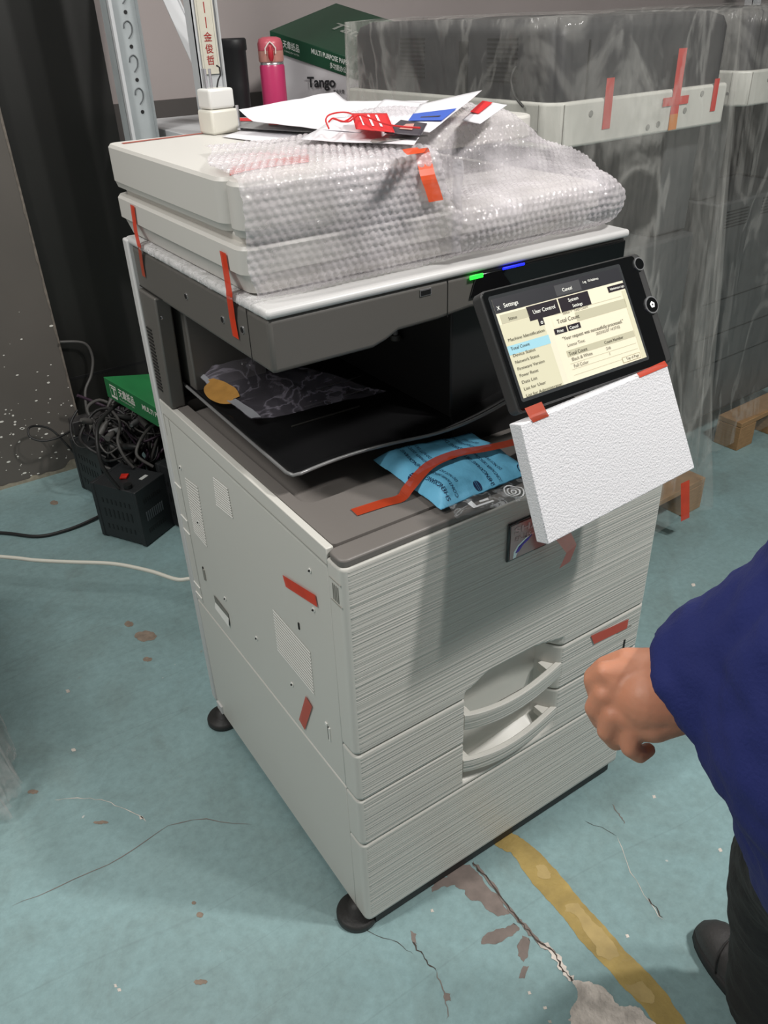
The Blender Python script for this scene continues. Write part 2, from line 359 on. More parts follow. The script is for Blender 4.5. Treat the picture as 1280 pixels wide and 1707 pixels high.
# line relief on side: thin grooves, vents, slots, screws
XF = .0003
def spx(x, y, xx=XF): return on(x, y, 'x', xx)
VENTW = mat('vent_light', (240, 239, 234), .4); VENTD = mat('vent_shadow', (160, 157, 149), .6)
def vent(corners, n):
    a, b2, c, d = [spx(x, y) for x, y in corners]; mb = MB()
    for k in range(n):
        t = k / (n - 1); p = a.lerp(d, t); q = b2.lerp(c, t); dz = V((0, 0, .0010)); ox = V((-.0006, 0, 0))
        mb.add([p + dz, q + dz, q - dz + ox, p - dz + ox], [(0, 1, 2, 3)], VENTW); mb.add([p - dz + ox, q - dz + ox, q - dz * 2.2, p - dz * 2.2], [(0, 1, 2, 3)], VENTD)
    return obj('vent_louvres', mb, cop)
def c5(pts): return [(260 + x / 3.414, 760 + y / 3.414) for x, y in pts]
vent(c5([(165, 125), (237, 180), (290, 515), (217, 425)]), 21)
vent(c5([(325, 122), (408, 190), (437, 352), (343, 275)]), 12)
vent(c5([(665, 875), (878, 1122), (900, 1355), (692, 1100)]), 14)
def sideline(p, q, wd=.0012, mt=SEAM, mb=None):
    mb = mb or MB(); a = spx(*p); c = spx(*q); t = (c - a).normalized(); n = V((0, -t.z, t.y)) * wd / 2
    mb.add([a + n, c + n, c - n, a - n], [(0, 1, 2, 3)], mt); return mb
LINE = mat('groove_shadow', (150, 148, 141), .6)
b = MB()
LT = .7420
for (y0, z0, y1, z1) in [(.06 - .024, LT, .595, LT), (.572, LT, .572, Z2 + .01), (.595, LT, .595, .70)]:
    n = V((0, 0, .0006)) if z0 == z1 else V((0, .0006, 0)); a = V((XF, y0, z0)); c = V((XF, y1, z1))
    b.add([a + n, c + n, c - n, a - n], [(0, 1, 2, 3)], LINE)
for z in (.60, .53, .50, .35, .375):
    b.box(-.0006, .001, .575, .605, z, z + .0016, VENTW)
obj('panel_seam', b, cop)
for i, (x, y) in enumerate(c5([(138, 66), (875, 652), (896, 876), (572, 1038), (774, 1300), (393, 812), (240, 378)])):
    p = spx(x, y); b = MB(); b.cyl(p + V((.0004, 0, 0)), p - V((.0008, 0, 0)), .0042 if i not in (1, 2) else .0036, VENTW, 14); b.cyl(p, p - V((.0010, -.0006, -.001)), .0026, SEAM, 12); obj('screw_hole', b, cop)
b = MB()
for (y0, z0, y1, z1) in [(812, 952, 814, 985)]:
    p, q = spx(*c5([(y0, z0)])[0]), spx(*c5([(y1, z1)])[0]); b.box(-.0006, .001, min(p.y, q.y) - .001, max(p.y, q.y) + .001, min(p.z, q.z), max(p.z, q.z), SEAM)
obj('slot', b, cop); b = MB()
p = spx(*c5([(963, 1512)])[0]); b.box(-.0008, .001, p.y - .006, p.y, p.z - .004, p.z, VENTW); b.box(-.0008, .001, p.y - .010, p.y - .007, p.z - .03, p.z - .004, SEAM); b.box(-.0012, .001, p.y - .013, p.y - .010, p.z - .03, p.z - .004, VENTW)
obj('latch_slot', b, cop); b = MB()
p = spx(*c5([(258, 622)])[0]); b.box(-.0008, .001, p.y - .008, p.y - .005, p.z - .03, p.z, SEAM); b.box(-.0012, .001, p.y - .013, p.y - .008, p.z - .028, p.z - .004, LINE)
obj('latch_slot', b, cop)
# carrying grip pocket: sloping scoop
q = [spx(x, y) for x, y in c5([(330, 790), (412, 898), (424, 970), (345, 862)])]
b = MB(); cI = [p + V((.0, 0, 0)) for p in q]
b.poly([V((-.0004, p.y, p.z)) for p in q], mat('grip_shade', (128, 126, 119), .5))
m0 = q[0].lerp(q[3], .55); m1 = q[1].lerp(q[2], .35)
b.add([V((-.0006, m0.y, m0.z)), V((-.0006, m1.y, m1.z)), V((-.003, q[2].y, q[2].z)), V((-.003, q[3].y, q[3].z))], [(0, 1, 2, 3)], VENTW)
obj('side_grip', b, cop)
# rear cover
b = MB(); b.box(-.002, W_ + .002, D_ - .010, D_ + .012, .05, ZS - .004, WHITE2); obj('rear_cover', b, cop, .003)
# ---------- ribbed front panels with the shared handle recess
RX0, RX1 = .197, .406
def recess(x, z):
    top = .461 - .018 * (1 - S((x - RX0) / .05)) - .012 * S((x - .33) / .07)
    a = S((x - RX0) / .004); c = S((RX1 - x) / .045); t = S((top - z) / .006); bt = S((z - .236) / (.016 + .028 * S((x - RX0) / .2)))
    return .050 * a * c * t * bt
PROF = [(.0005, YS - .001), (.0005, .014)] + [(.0115 - .011 * math.cos(a), .0115 - .0115 * math.sin(a)) for a in [math.radians(k) for k in (15, 35, 55, 75, 90)]]
def front(name, z0, z1, rec=True, label=None):
    xs = [p for p in PROF]; n = 0
    xin = []
    x = .0145
    while x < RX0 - .002: xin.append(x); x += .02
    x = RX0 - .001
    while x < RX1 + .001: xin.append(x); x += .0018 if x < RX0 + .008 else .0035
    x = RX1 + .002
    while x < W_ - .014: xin.append(x); x += .02
    prof = PROF + [(x, 0) for x in xin] + [(W_ - px_, py_) for px_, py_ in PROF[::-1]]
    e = .0016; z0 += g; z1 -= g
    zs = [z0, z0 + e]; z = z0 + e
    nz = max(2, int((z1 - z0) / .0035)) if rec else 12
    zs += [z0 + e + (z1 - z0 - 2 * e) * k / nz for k in range(1, nz)] + [z1 - e, z1]
    mb = MB(); rows = []
    for j, z in enumerate(zs):
        ins = e if j in (0, len(zs) - 1) else 0; r = []
        for i, (x, y) in enumerate(prof):
            yy = y + (recess(x, z) if rec and y == 0 else 0)
            cx = x + (ins if x < .012 else -ins if x > W_ - .012 else 0); r.append(V((cx, yy + (ins if y < .012 else 0), z)))
        rows.append(r)
    nc = len(prof); k0 = len(mb.v); vs = [p for r in rows for p in r]; i1, i2 = mb.mi(RIB), mb.mi(WHITE)
    mb.v += [tuple(p) for p in vs]
    for i in range(len(rows) - 1):
        for j in range(nc - 1):
            mb.f.append([i * nc + j, i * nc + j + 1, (i + 1) * nc + j + 1, (i + 1) * nc + j]); mb.sm.append(True)
            x, y = prof[j]; x2, y2 = prof[j + 1]; zz = (zs[i] + zs[i + 1]) / 2; xm = (x + x2) / 2
            inrec = rec and recess(xm, zz) > .001
            mb.m.append(i1 if (y == 0 or y2 == 0) and not inrec and 0 < i < len(rows) - 2 else i2)
    bk = [V((.0005, YS - .001)), V((W_ - .0005, YS - .001))]
    for j, flip in ((0, False), (len(rows) - 1, True)):
        r = rows[j]; back = [V((p.x, max(YS - .001, p.y), p.z)) for p in r]; mb.grid([r, back] if flip else [back, r], WHITE, False)
    o = obj(name, mb, cop, label=label); return o
front('front_door', Z1, ZT - .012); dr1 = front('paper_drawer', Z2, Z1); dr2 = front('paper_drawer', Z3, Z2); front('lower_front_panel', ZB, Z3)
b = MB(); b.box(.004, RX0 - .004, .022, YS, ZB + .004, ZT - .02, SEAM); b.box(RX1 + .002, W_ - .004, .022, YS, ZB + .004, ZT - .02, SEAM); b.box(.004, W_ - .004, .022, YS, .47, ZT - .02, SEAM); b.box(.004, W_ - .004, .022, YS, ZB + .004, .225, SEAM); obj('inner_frame', b, cop)
def handle(parent, zc, h):
    mb = MB(); rows = []; n = 26
    for i in range(n + 1):
        t = i / n; x = .1985 + (.4045 - .1985) * t; bow = math.sin(math.pi * (t ** .8)) * .014
        y0 = .0005 - bow; zt = zc + h / 2 - .004 * math.sin(math.pi * t); zb_ = zc - h / 2 + .004 * (1 - math.sin(math.pi * t))
        rows.append([(x, y0 + .0005, zb_), (x, y0, zb_ + .002), (x, y0, zt - .0015), (x, y0 + .0015, zt), (x, y0 + .008, zt), (x, y0 + .010, zt - .002), (x, y0 + .008, zb_)])
    R = [[V(p) for p in r] for r in rows]; mb.grid(R, RIB, True, True)
    for ii in range(len(mb.f)):
        if ii % 7 != 1: mb.m[ii] = mb.mi(WHITE)
    mb.poly(R[0][::-1], WHITE); mb.poly(R[-1], WHITE)
    mb.box(.375, .400, .004, .026, zc - .002, zc + h / 2 - .004, WHITE); mb.box(.2, .215, .006, .045, zc - .004, zc + h / 2 - .006, WHITE)
    o = obj('handle', mb, parent); o.data.set_sharp_from_angle(angle=.6); return o
handle(dr1, .3745, .036); handle(dr2, .2755, .031)
b = MB(); b.box(.535, .572, -.0006, .001, .388, .391, LINE); p = on(1040, 1072, 'y', 0); b.box(p.x - .002, p.x + .002, -.001, .001, p.z - .012, p.z + .008, SEAM); obj('paper_gauge', b, dr1)
b = MB(); 
for z in (.7395 - .012, .705 - .012): b.box(-.0004, .001, .006, YS - .004, z, z + .001, LINE)
for k in range(4): b.box(-.0004, .001, .012 + k * .004, .0135 + k * .004, .697, .722, LINE)
obj('hinge_mark', b, cop)
# ---------- deck
b = MB(); zd = ZT
def rrect(x0, x1, y0, y1, r, z, n=5):
    P = []
    for cx, cy, a0 in ((x1 - r, y0 + r, -90), (x1 - r, y1 - r, 0), (x0 + r, y1 - r, 90), (x0 + r, y0 + r, 180)):
        for k in range(n + 1):
            a = math.radians(a0 + 90 * k / n); P.append(V((cx + r * math.cos(a), cy + r * math.sin(a), z)))
    return P
O_ = rrect(.012, W_ - .012, .0375, D_ - .012, .006, zd); I_ = rrect(.030, W_ - .04, .140, D_ - .05, .02, zd); J_ = rrect(.036, W_ - .046, .147, D_ - .056, .018, zd - .016)
OL = rrect(.012, W_ - .012, .0375, D_ - .012, .006, .737)
b.grid([OL, O_], DECK, False, True); b.grid([O_, I_], DECK, False, True); b.grid([I_, J_], DECK, True, True); b.poly(J_, DECK)
dk = obj('deck', b, cop)
b = MB(); O_ = rrect(.001, W_ - .001, .0015, .05, .012, zd - .0025)
b.prism(rrect(.0015, W_ - .0015, .002, .0365, .011, zd - .014), (0, 0, .0120), DECK); obj('front_rim', b, cop, .003, 3)
# ---------- output tray
TP = [V((.026, .163, .800)), on(850, 712, 'z', .795), V((.40, .565, .80)), V((.034, .590, .806))]
def traysurf(u, v):
    x = .026 + u * .43; y = .163 + v * .43; return V((x, y, .800 + .012 * S((u - .55) / .35) + .006 * v - .004 * math.sin(u * 9) * 0))
P = []; nu, nv = 30, 26
for j in range(nv + 1):
    r = []
    for i in range(nu + 1):
        u, v = i / nu, j / nv; x = .026 + u * .46 + .008 * v; y = .163 + v * .43 - .018 * S(u / .9) + .01 * math.sin(u * 7) * (1 - v)
        edge = min(i, nu - i, j, nv - j); z = .797 + .030 * S((u - .45) / .5) * (1 - .6 * v) + (.003 if edge == 0 else 0)
        if edge == 0 and (i in (0, nu)) and (j in (0, nv)): x += .004 if i == 0 else -.004; y += .004 if j == 0 else -.004
        r.append(V((x, y, z)))
    P.append(r)
b = MB(); b.grid(P, TRAYM); ot = obj('output_tray', b, cop, solid=.004)
edge = [P[j][0] for j in range(nv, 0, -1)] + [P[0][i] for i in range(0, nu + 1)]
b = MB(); b.tube([p + V((0, 0, .001)) for p in edge], .0026, mat('tray_rim', (120, 120, 120), .2), 8); obj('tray_rim', b, ot)
b = MB()
for k in range(3):
    y = .30 + .05 * k; b.box(.10 + .05 * k, .22 + .05 * k, y, y + .002, .7995, .8012, DGREY)
obj('tray_rib', b, ot)
# ---------- bay: rear-left pillar, back wall, right tower
b = MB(); b.prism([V(p) for p in [(.001, .545, .767), (.001, .603, .767), (.001, .603, .958), (.001, .530, .958)]], (.026, 0, 0), GREY); pil = obj('rear_pillar', b, cop, .003)
b = MB()
for k in range(18): b.box(-.0004, .002, .572, .594, .79 + k * .0062, .7925 + k * .0062, SEAM)
obj('pillar_vent', b, pil)
b = MB(); b.box(.027, W_ - .01, .585, .602, .750, .958, BLACK); b.box(.30, W_ - .002, .175, .60, .745, .97, BLACK); b.box(.040, .17, .52, .590, .785, .940, GREY); obj('bay_inner_wall', b, cop, .003)
b = MB(); b.cyl((.29, .30, .962), (.29, .30, .90), .004, mat('rod', (110, 110, 110), .4), 10); b.cyl((.29, .30, .90), (.29, .30, .892), .008, DGREY, 12)
obj('paper_guide', b, cop); b = MB()
b.cyl((.36, .28, .975), (.35, .28, .93), .004, mat('rod', (110, 110, 110), .4), 10); b.cyl((.35, .28, .93), (.35, .28, .922), .008, DGREY, 12)
obj('paper_guide', b, cop)
# ---------- scanner unit
SF = lambda y: y
prof = [(.004, .9585), (.147, .9580), (.168, .9640), (.186, .9722), (.25, .9735), (.30, .978), (W_ - .002, .985)]
top = ZS - .012
b = MB(); poly = [V((x, YF, z)) for x, z in prof] + [V((W_ - .002, YF, top)), V((.004, YF, top))]
b.prism(poly, (0, D_ - .01 - YF, 0), GREY); scn = obj('scanner_unit', b, cop, .006, 3, label='dark grey scanner housing under the white top plate')
b = MB(); b.box(.001, W_ + .001, YF - .004, D_ + .004, top + .0004, ZS, WHITE2); tp = obj('top_plate', b, scn, .005, 3)
p = on(709, 487, 'y', YF); b = MB(); b.box(p.x - .009, p.x + .009, YF - .001, YF + .001, p.z - .0045, p.z + .0045, CHROME); b.box(p.x - .0075, p.x + .0075, YF - .0016, YF, p.z - .003, p.z + .003, BLACK); obj('usb_port', b, scn)
b = MB(); b.box(.2636, .2646, YF - .0006, YF, .975, top, SEAM); b.box(.0034, .004, YF + .055, YF + .056, .958, top, SEAM); b.box(.0034, .0042, .50, .60, .9625, .9638, SEAM); obj('housing_seam', b, scn)
for i, (x, y) in enumerate([(310, 494), (371, 533), (404, 550), (222, 437), (269, 530)]):
    p = on(x, y, 'x', .0035); b = MB(); b.cyl(p + V((.001, 0, 0)), p - V((.0006, 0, 0)), .0048 if i < 3 else .003, CHROME, 16); b.cyl(p, p - V((.001, 0, 0)), .0038 if i < 3 else .002, BLACK, 16); obj('screw_hole', b, scn)
# glossy black strip
xg0 = on(778, 470, 'y', YF).x
b = MB(); b.prism([V((xg0 + .004, YF - .003, .992)), V((W_ - .006, YF - .003, .99)), V((W_ - .006, YF - .003, top - .003)), V((xg0 + .014, YF - .003, top - .003))], (0, .006, 0), GLOSS); gs = obj('status_bar', b, scn, .0015)
def led(px0, px1, py, h, mt, name):
    a = on(px0, py, 'y', YF - .0035); c = on(px1, py, 'y', YF - .0035); zc = (a.z + on(px1, py - (px1 - px0) * .17, 'y', YF - .0035).z) / 2
    mb = MB(); mb.box(a.x, c.x, YF - .0045, YF - .0025, zc - h / 2, zc + h / 2, mt); return obj(name, mb, gs, .001)
led(783, 805, 463, .006, GRN, 'power_light'); led(838, 874, 447, .0035, BLU, 'status_light')

# ---------- control panel
tilt = .56; O = V((.2185, .02, 1.0441)); pw, ph = .269, .148
EX = V((1, 0, 0)); DN = V((0, -math.sin(tilt), -math.cos(tilt))); NN = V((0, -math.cos(tilt), math.sin(tilt)))   # out normal
EY = -DN
b = MB(); pts = []
def pl(u, v, n=0): return O + EX * u + DN * v + NN * n
def rr(u0, u1, v0, v1, r, n_, k=4):
    P = []
    for cu, cv, a0 in ((u1 - r, v0 + r, -90), (u1 - r, v1 - r, 0), (u0 + r, v1 - r, 90), (u0 + r, v0 + r, 180)):
        for i in range(k + 1):
            a = math.radians(a0 + 90 * i / k); P.append(pl(cu + r * math.cos(a), cv + r * math.sin(a), n_))
    return P
b.prism(rr(0, pw, 0, ph, .008, -.020), NN * .0195, HOUS, True); b.prism([pl(.06, .03, -.045), pl(.22, .03, -.045), pl(.22, .09, -.045), pl(.06, .09, -.045)], NN * .026, HOUS)
cp = obj('control_panel', b, cop, .003, 3, label='black touch panel tilted out from the scanner front')
b = MB(); b.prism([pl(.075, .02, -.10), pl(.2, .02, -.10), pl(.2, .075, -.10), pl(.075, .075, -.10)], NN * .056, BLACK); obj('panel_arm', b, cp, .003)
u_split = .2555
b = MB(); b.prism(rr(.002, u_split, .002, ph - .002, .005, -.0005), NN * .0015, GLOSS); bez = obj('bezel', b, cp, .0006)
def L2(px, py):
    p = onp(px, py, O, NN); d = p - O; return d.dot(EX), d.dot(DN)
# screen
c_tl, c_tr, c_br, c_bl = [L2(*q) for q in ((818, 500), (1031, 446), (1074, 594), (872, 667))]
su0 = (c_tl[0] + c_bl[0]) / 2; su1 = (c_tr[0] + c_br[0]) / 2; sv0 = (c_tl[1] + c_tr[1]) / 2; sv1 = (c_bl[1] + c_br[1]) / 2
SW, SH = su1 - su0, sv1 - sv0
def em(name, col, e): return mat(name, col, .3, emit=e)
CREAM = em('screen_cream', (214, 207, 184), .40); SCD = em('screen_dark', (44, 44, 48), .25); SCBTN = em('screen_button', (38, 32, 38), .2); SCG = em('screen_grey', (180, 176, 152), .32); SCL = em('screen_sidebar', (198, 194, 168), .37); SCB = em('screen_blue', (146, 190, 202), .40); SCT = em('screen_text_dark', (70, 64, 52), .1); SCW = em('screen_text_light', (235, 235, 225), .6)
sb = MB()
def sr(u0, u1, v0, v1, mt, n_): # in screen fractions
    sb.add([pl(su0 + SW * u0, sv0 + SH * v1, n_), pl(su0 + SW * u1, sv0 + SH * v1, n_), pl(su0 + SW * u1, sv0 + SH * v0, n_), pl(su0 + SW * u0, sv0 + SH * v0, n_)], [(0, 1, 2, 3)], mt)
def st(s_, u, v, h, mt=SCT, width=None, bold=0.0): sb.text(s_, pl(su0 + SW * u, sv0 + SH * v, .0018), EX, EY, SH * h, mt, width=width and SW * width, lift=.0002, bold=bold)
sr(0, 1, 0, 1, CREAM, .0012); sr(0, 1, 0, .145, SCD, .0014); sr(.46, .66, .02, .13, em('screen_dark2', (70, 70, 72), .25), .0015)
sr(0, .305, .26, 1, SCL, .0014); sr(.02, .22, .165, .255, SCG, .0015)
sr(.215, .45, .155, .30, SCBTN, .0015); sr(.46, .70, .155, .30, SCBTN, .0015); sr(.86, 1.0, .17, .235, SCBTN, .0016)
sr(0, .31, .475, .565, SCB, .0016); sr(.27, .31, .30, .37, SCBTN, .0016); sr(.305, .345, .3, 1, em('screen_scroll', (210, 205, 184), .38), .0015)
sr(.37, .95, .335, .43, CREAM, .0015); sr(.55, .97, .335, .43, SCG, .0016); sr(.36, .455, .44, .50, SCBTN, .0017); sr(.465, .565, .44, .50, SCBTN, .0017)
sr(.40, .96, .685, .75, SCG, .0016); sr(.965, 1, .25, 1, SCL, .0016)
for v in (.30, .82, .88, .94): sr(.4, .95, v, v + .004, SCG, .0016)
sr(.80, .955, .925, .985, em('screen_btn_outline', (150, 140, 110), .3), .0016); sr(.803, .952, .93, .98, CREAM, .0017)
st('Settings', .065, .105, .06, SCW); st('Cancel', .51, .10, .05, SCW); st('Log  10 Address', .68, .07, .035, SCW); st('User Control', .25, .24, .055, SCW); st('System', .53, .215, .05, SCW); st('Settings', .55, .28, .045, SCW)
st('Status', .07, .235, .045); st('Administrator Login', .875, .215, .035, SCW, .12); st('Status > "Total Count"', .46, .325, .04); st('Total Count', .40, .40, .062, SCT)
st('Print', .378, .488, .045, SCW); st('Cancel', .475, .488, .045, SCW); st('"Your request was successfully processed."', .40, .575, .05, SCT, .50, .008)
st('License Time:', .42, .65, .045); st('2023/02/07 14:37:02', .66, .62, .042, SCT, .2); st('Total Count', .41, .74, .052, SCT); st('Count Number', .70, .735, .045); st('Black & White', .42, .80, .05); st('Full Color', .42, .87, .05); st('216', .70, .80, .045); st('1', .71, .86, .045); st('Top of Page', .83, .965, .04)
for i, s_ in enumerate(['Machine Identification', 'Total Count', 'Device Status', 'Network Status', 'Firmware Version', 'Power Reset', 'Data List', 'List for User', 'List for Administrator']):
    st(s_, .02 , .435 + .068 * i + (.02 if i else 0), .045, width=min(.27, .0125 * len(s_)))
st('o', .282, .355, .06, SCW, None, .01); sb.text('X', pl(su0 + SW * .015, sv0 + SH * .115, .0018), EX, EY, SH * .055, SCW, lift=.0002)
obj('touch_screen', sb, cp)
fr = MB(); ring_o = rr(su0 - .004, su1 + .004, sv0 - .004, sv1 + .004, .002, .0013, 1); ring_i = rr(su0, su1, sv0, sv1, .0005, .0011, 1); fr.grid([ring_o, ring_i], mat('screen_frame', (60, 62, 64), .1, coat=.5), False, True); obj('screen_frame', fr, cp)
def knob(px, py, r, name):
    u, v = L2(px, py); p = pl(u, v, 0); mb = MB()
    mb.cyl(p - NN * .002, p + NN * .0028, r * 1.0, CHROME, 28); mb.cyl(p, p + NN * .0034, r * .84, GLOSS, 28); return mb, p
b, p = knob(1084, 509, .0115, 'home_button')
q = [p + NN * .0036 + EX * (.0045 * math.sin(a)) - DN * (.0045 * math.cos(a)) for a in [k * 2 * math.pi / 5 for k in range(5)]][::-1]
b.poly(q, em('icon_white', (235, 235, 235), .6)); q = [p + NN * .0038 + EX * (.0016 * math.sin(a)) - DN * (.0016 * math.cos(a)) for a in [k * 2 * math.pi / 5 for k in range(5)]][::-1]; b.poly(q, BLACK)
obj('home_button', b, cp)
b, p = knob(1063, 441, .0085, 'power_button'); obj('power_button', b, cp)

# ---------- badge on door
BD = mat('badge_face', (176, 150, 148), .25, metal=.6, var=.12, vscale=30); PURP = mat('badge_swoosh', (92, 70, 168), .12, metal=.7)
a = on(846, 874, 'y', -.001); c = on(842, 938, 'y', -.001); bx0, bz1 = a.x, a.z; bz0 = c.z; bx1 = on(905, 912, 'y', -.001).x + .004
b = MB(); b.box(bx0, bx1, -.004, .0, bz0, bz1, GLOSS); bd = obj('door_badge', b, cop, .002)
b = MB(); b.box(bx0 + .004, bx1 - .003, -.005, -.003, bz0 + .004, bz1 - .004, BD)
zt_ = bz1 - .019; LT2 = mat('badge_letters', (214, 190, 190), .3)
b.text('SHARP', (bx0 + .010, -.0051, zt_), (1, 0, 0), (0, 0, 1), .015, LT2, bold=.02, width=(bx1 - bx0) * .98)
b.text('BP-M5', (bx0 + .012, -.0051, zt_ - .013), (1, 0, 0), (0, 0, 1), .011, LT2, bold=.01)
sw = [(.010, .006), (.011, .022), (.018, .034), (.032, .044), (.046, .050), (.047, .046), (.034, .036), (.024, .028), (.018, .018), (.015, .007)]
b.prism([V((bx0 + x, -.0052, bz0 + z * .72)) for x, z in sw], (0, .0006, 0), CHROME); b.prism([V((bx0 + .002 + x * .96, -.0058, bz0 + .0015 + z * .68)) for x, z in [(.013, .016), (.018, .028), (.032, .040), (.044, .047), (.036, .037), (.026, .030), (.019, .018)]], (0, .0006, 0), PURP)
obj('badge_plate', b, bd)

# ---------- adjuster feet
def foot(x, y, r=.036):
    b = MB(); b.lathe((x, y, 0), [(0, .002), (r, .002), (r, .010), (r * .92, .015), (r * .45, .018), (r * .4, .032), (0, .032)], mat('foot_rubber', (44, 43, 42), .55, bump=.2, bscale=150), 36); obj('adjuster_foot', b, cop)
foot(.004, .040); foot(.004, .592); foot(.575, .05); foot(.575, .57)
b = MB(); b.box(-.003, .006, .575, .600, .035, .055, WHITE2); obj('rear_clip', b, cop)

# ---------- document feeder: lid slab, feeder cover, input tray
FEED = mat('feeder_white', (208, 205, 199), .4)
b = MB()
def slab(x0, x1, y0, y1, z0, z1, ins_b, mt=FEED, tuck=.42):
    """slab with tucked-in underside"""
    zm = z0 + (z1 - z0) * tuck
    R = [rrect(x0 + ins_b, x1 - ins_b, y0 + ins_b, y1, .018, z0), rrect(x0 + ins_b * .35, x1 - ins_b * .35, y0 + ins_b * .35, y1, .02, zm), rrect(x0, x1, y0, y1, .02, zm + .002), rrect(x0, x1, y0, y1, .02, z1 - .004), rrect(x0 + .003, x1 - .003, y0 + .003, y1 - .003, .018, z1)]
    mb = MB(); mb.grid(R, mt, True, True); mb.poly(R[0][::-1], mt); mb.poly(R[-1], mt); return mb
df = obj('document_feeder', slab(0, .585, .176, .628, 1.0405, 1.0985, .014), cop, label='white document feeder lid on top of the scanner')
me = df.data
try: me.set_sharp_from_angle(angle=.5)
except Exception: pass
b = slab(.012, .30, .178, .620, 1.096, 1.112, .003); b.box(.02, .56, .20, .60, 1.096, 1.104, FEED); obj('feeder_neck', b, df)
b = slab(0, .276, .166, .2125, 1.1095, 1.1685, .004, tuck=.12); c1 = obj('feeder_front_cover', b, df)
b = slab(0, .276, .2145, .628, 1.1095, 1.1685, .004, tuck=.12); c2 = obj('feeder_cover', b, df)
for c_ in (c1, c2):
    try: c_.data.set_sharp_from_angle(angle=.5)
    except Exception: pass
b = MB(); P0 = rrect(.278, .565, .305, .600, .03, 1.150); b.prism(P0, (0, 0, .032), FEED); obj('input_tray', b, df, .004)
# ---------- copier tapes
def stape(pts, w_mm, name='tape_strip', mt=TAPE, mode='x', off=.0012, lab=None, parent=cop, wdir=None):
    """strip through pixel points on the side (x=0) or front (y=0) plane; pts=(px,py,plane value)"""
    P = [on(x, y, mode, v) for x, y, v in pts]; n = V((-1, 0, 0)) if mode == 'x' else V((0, -1, 0)) if mode == 'y' else V((0, 0, 1))
    P = [p + n * off for p in P]; R = []
    for i, p in enumerate(P):
        t = (P[min(i + 1, len(P) - 1)] - P[max(i - 1, 0)]).normalized(); wv = wdir or n.cross(t).normalized(); R.append([p - wv * w_mm / 2000, p + wv * w_mm / 2000])
    return obj(name, MB().grid(R, mt, False), parent, label=lab)
def qtape(pxs, mode, v, mt=TAPE, name='tape_strip', parent=cop):
    P = [on(x, y, mode, v) for x, y in pxs]; return obj(name, MB().poly(P, mt), parent)
qtape(c5([(719, 677), (905, 792), (919, 862), (738, 745)]), 'x', -.0010)
qtape(c5([(851, 1366), (888, 1428), (846, 1560), (813, 1500)]), 'x', -.0010, mat('tape_brick', (200, 74, 52), .35, alpha=.95))
qtape([(985, 1060), (1048, 1032), (1045, 1047), (990, 1074)], 'y', -.0015, mat('tape_brick', (200, 74, 52), .35, alpha=.95))
# tapes running from the lid over the scanner side
def tape3(P, w_, mt=TAPE, name='tape_strip', parent=cop, side=(0, 1, 0), label=None):
    R = []
    for i, p in enumerate(P):
        R.append([p - V(side) * w_ / 2, p + V(side) * w_ / 2])
    return obj(name, MB().grid(R, mt, False), parent, label=label)
tape3([on(220, 342, 'x', -.002), on(226, 385, 'x', -.002), on(231, 407, 'x', -.003), on(232, 412, 'x', -.003)], .017)
tape3([on(232, 410, 'x', -.002), on(236, 440, 'x', .0015), on(240, 461, 'x', .0020)], .014, TAPED)
tape3([on(371, 420, 'x', -.002), on(377, 455, 'x', -.002), on(382, 487, 'x', -.003), on(382, 494, 'x', -.003)], .018)
tape3([on(382, 494, 'x', -.002), on(387, 530, 'x', .0015), on(393, 563, 'x', .0020)], .018, TAPE)
# thin tape along the rear of the lid, and one under the bubble wrap
R = [[V((x, y - .006, 1.1692)), V((x, y + .006, 1.1692))] for x, y in [(.018, .598), (.06, .604), (.11, .610), (.150, .614)]]
obj('tape_strip', MB().grid(R, TAPED, False), cop)
R = [[on(x, y - 7, 'z', 1.1695), on(x, y + 6, 'z', 1.1695)] for x, y in [(383, 286), (430, 275), (515, 264)]]
obj('tape_strip', MB().grid(R, TAPE, False), cop)
# ---------- foam board taped under the control panel
FOAM = mat('foam_white', (238, 237, 240), .8, bump=.55, bscale=420)
FN = V((0, -math.cos(.33), math.sin(.33))); FO = V((.208, -.075, .917))
fq = [onp(x, y, FO, FN) for x, y in [(868, 708), (1112, 608), (1158, 780), (914, 908)]]
b = MB(); b.prism([fq[3], fq[2], fq[1], fq[0]], -FN * .021, FOAM)
fb = tag(obj('foam_board', b, bevel=.0012), 'white rectangular foam board hanging under the touch panel', 'foam board')
a0 = fq[0] + (fq[1] - fq[0]) * .03 ; b = MB()
def fpt(u, v, n=.001): return fq[0] + (fq[1] - fq[0]) * u + (fq[3] - fq[0]) * v + FN * n
b.grid([[fpt(.055, -.10, -.004), fpt(.16, -.10, -.004)], [fpt(.055, -.02), fpt(.16, -.02)], [fpt(.07, .02), fpt(.17, .02)]], TAPED, False)
obj('tape_strip', b, fb)
b = MB(); b.grid([[fpt(.78, -.03, -.001), fpt(.99, -.04, -.001)], [fpt(.79, .012), fpt(1.0, .010)]], mat('tape_brick', (200, 74, 52)), False); obj('tape_strip', b, fb)
bt = [fpt(.10, 1.0, -.012), fpt(.15, 1.07, -.018), on(948, 925, 'y', -.03), on(938, 948, 'y', -.012)]
pA = [fpt(.085, 1.0, -.014), on(944, 922, 'y', -.045), on(932, 948, 'y', -.03)]; pB = [fpt(.19, .99, -.014), on(961, 908, 'y', -.045), on(950, 936, 'y', -.03)]
obj('tape_strip', MB().grid([[a_, c_] for a_, c_ in zip(pA, pB)], TAPE, False), fb)

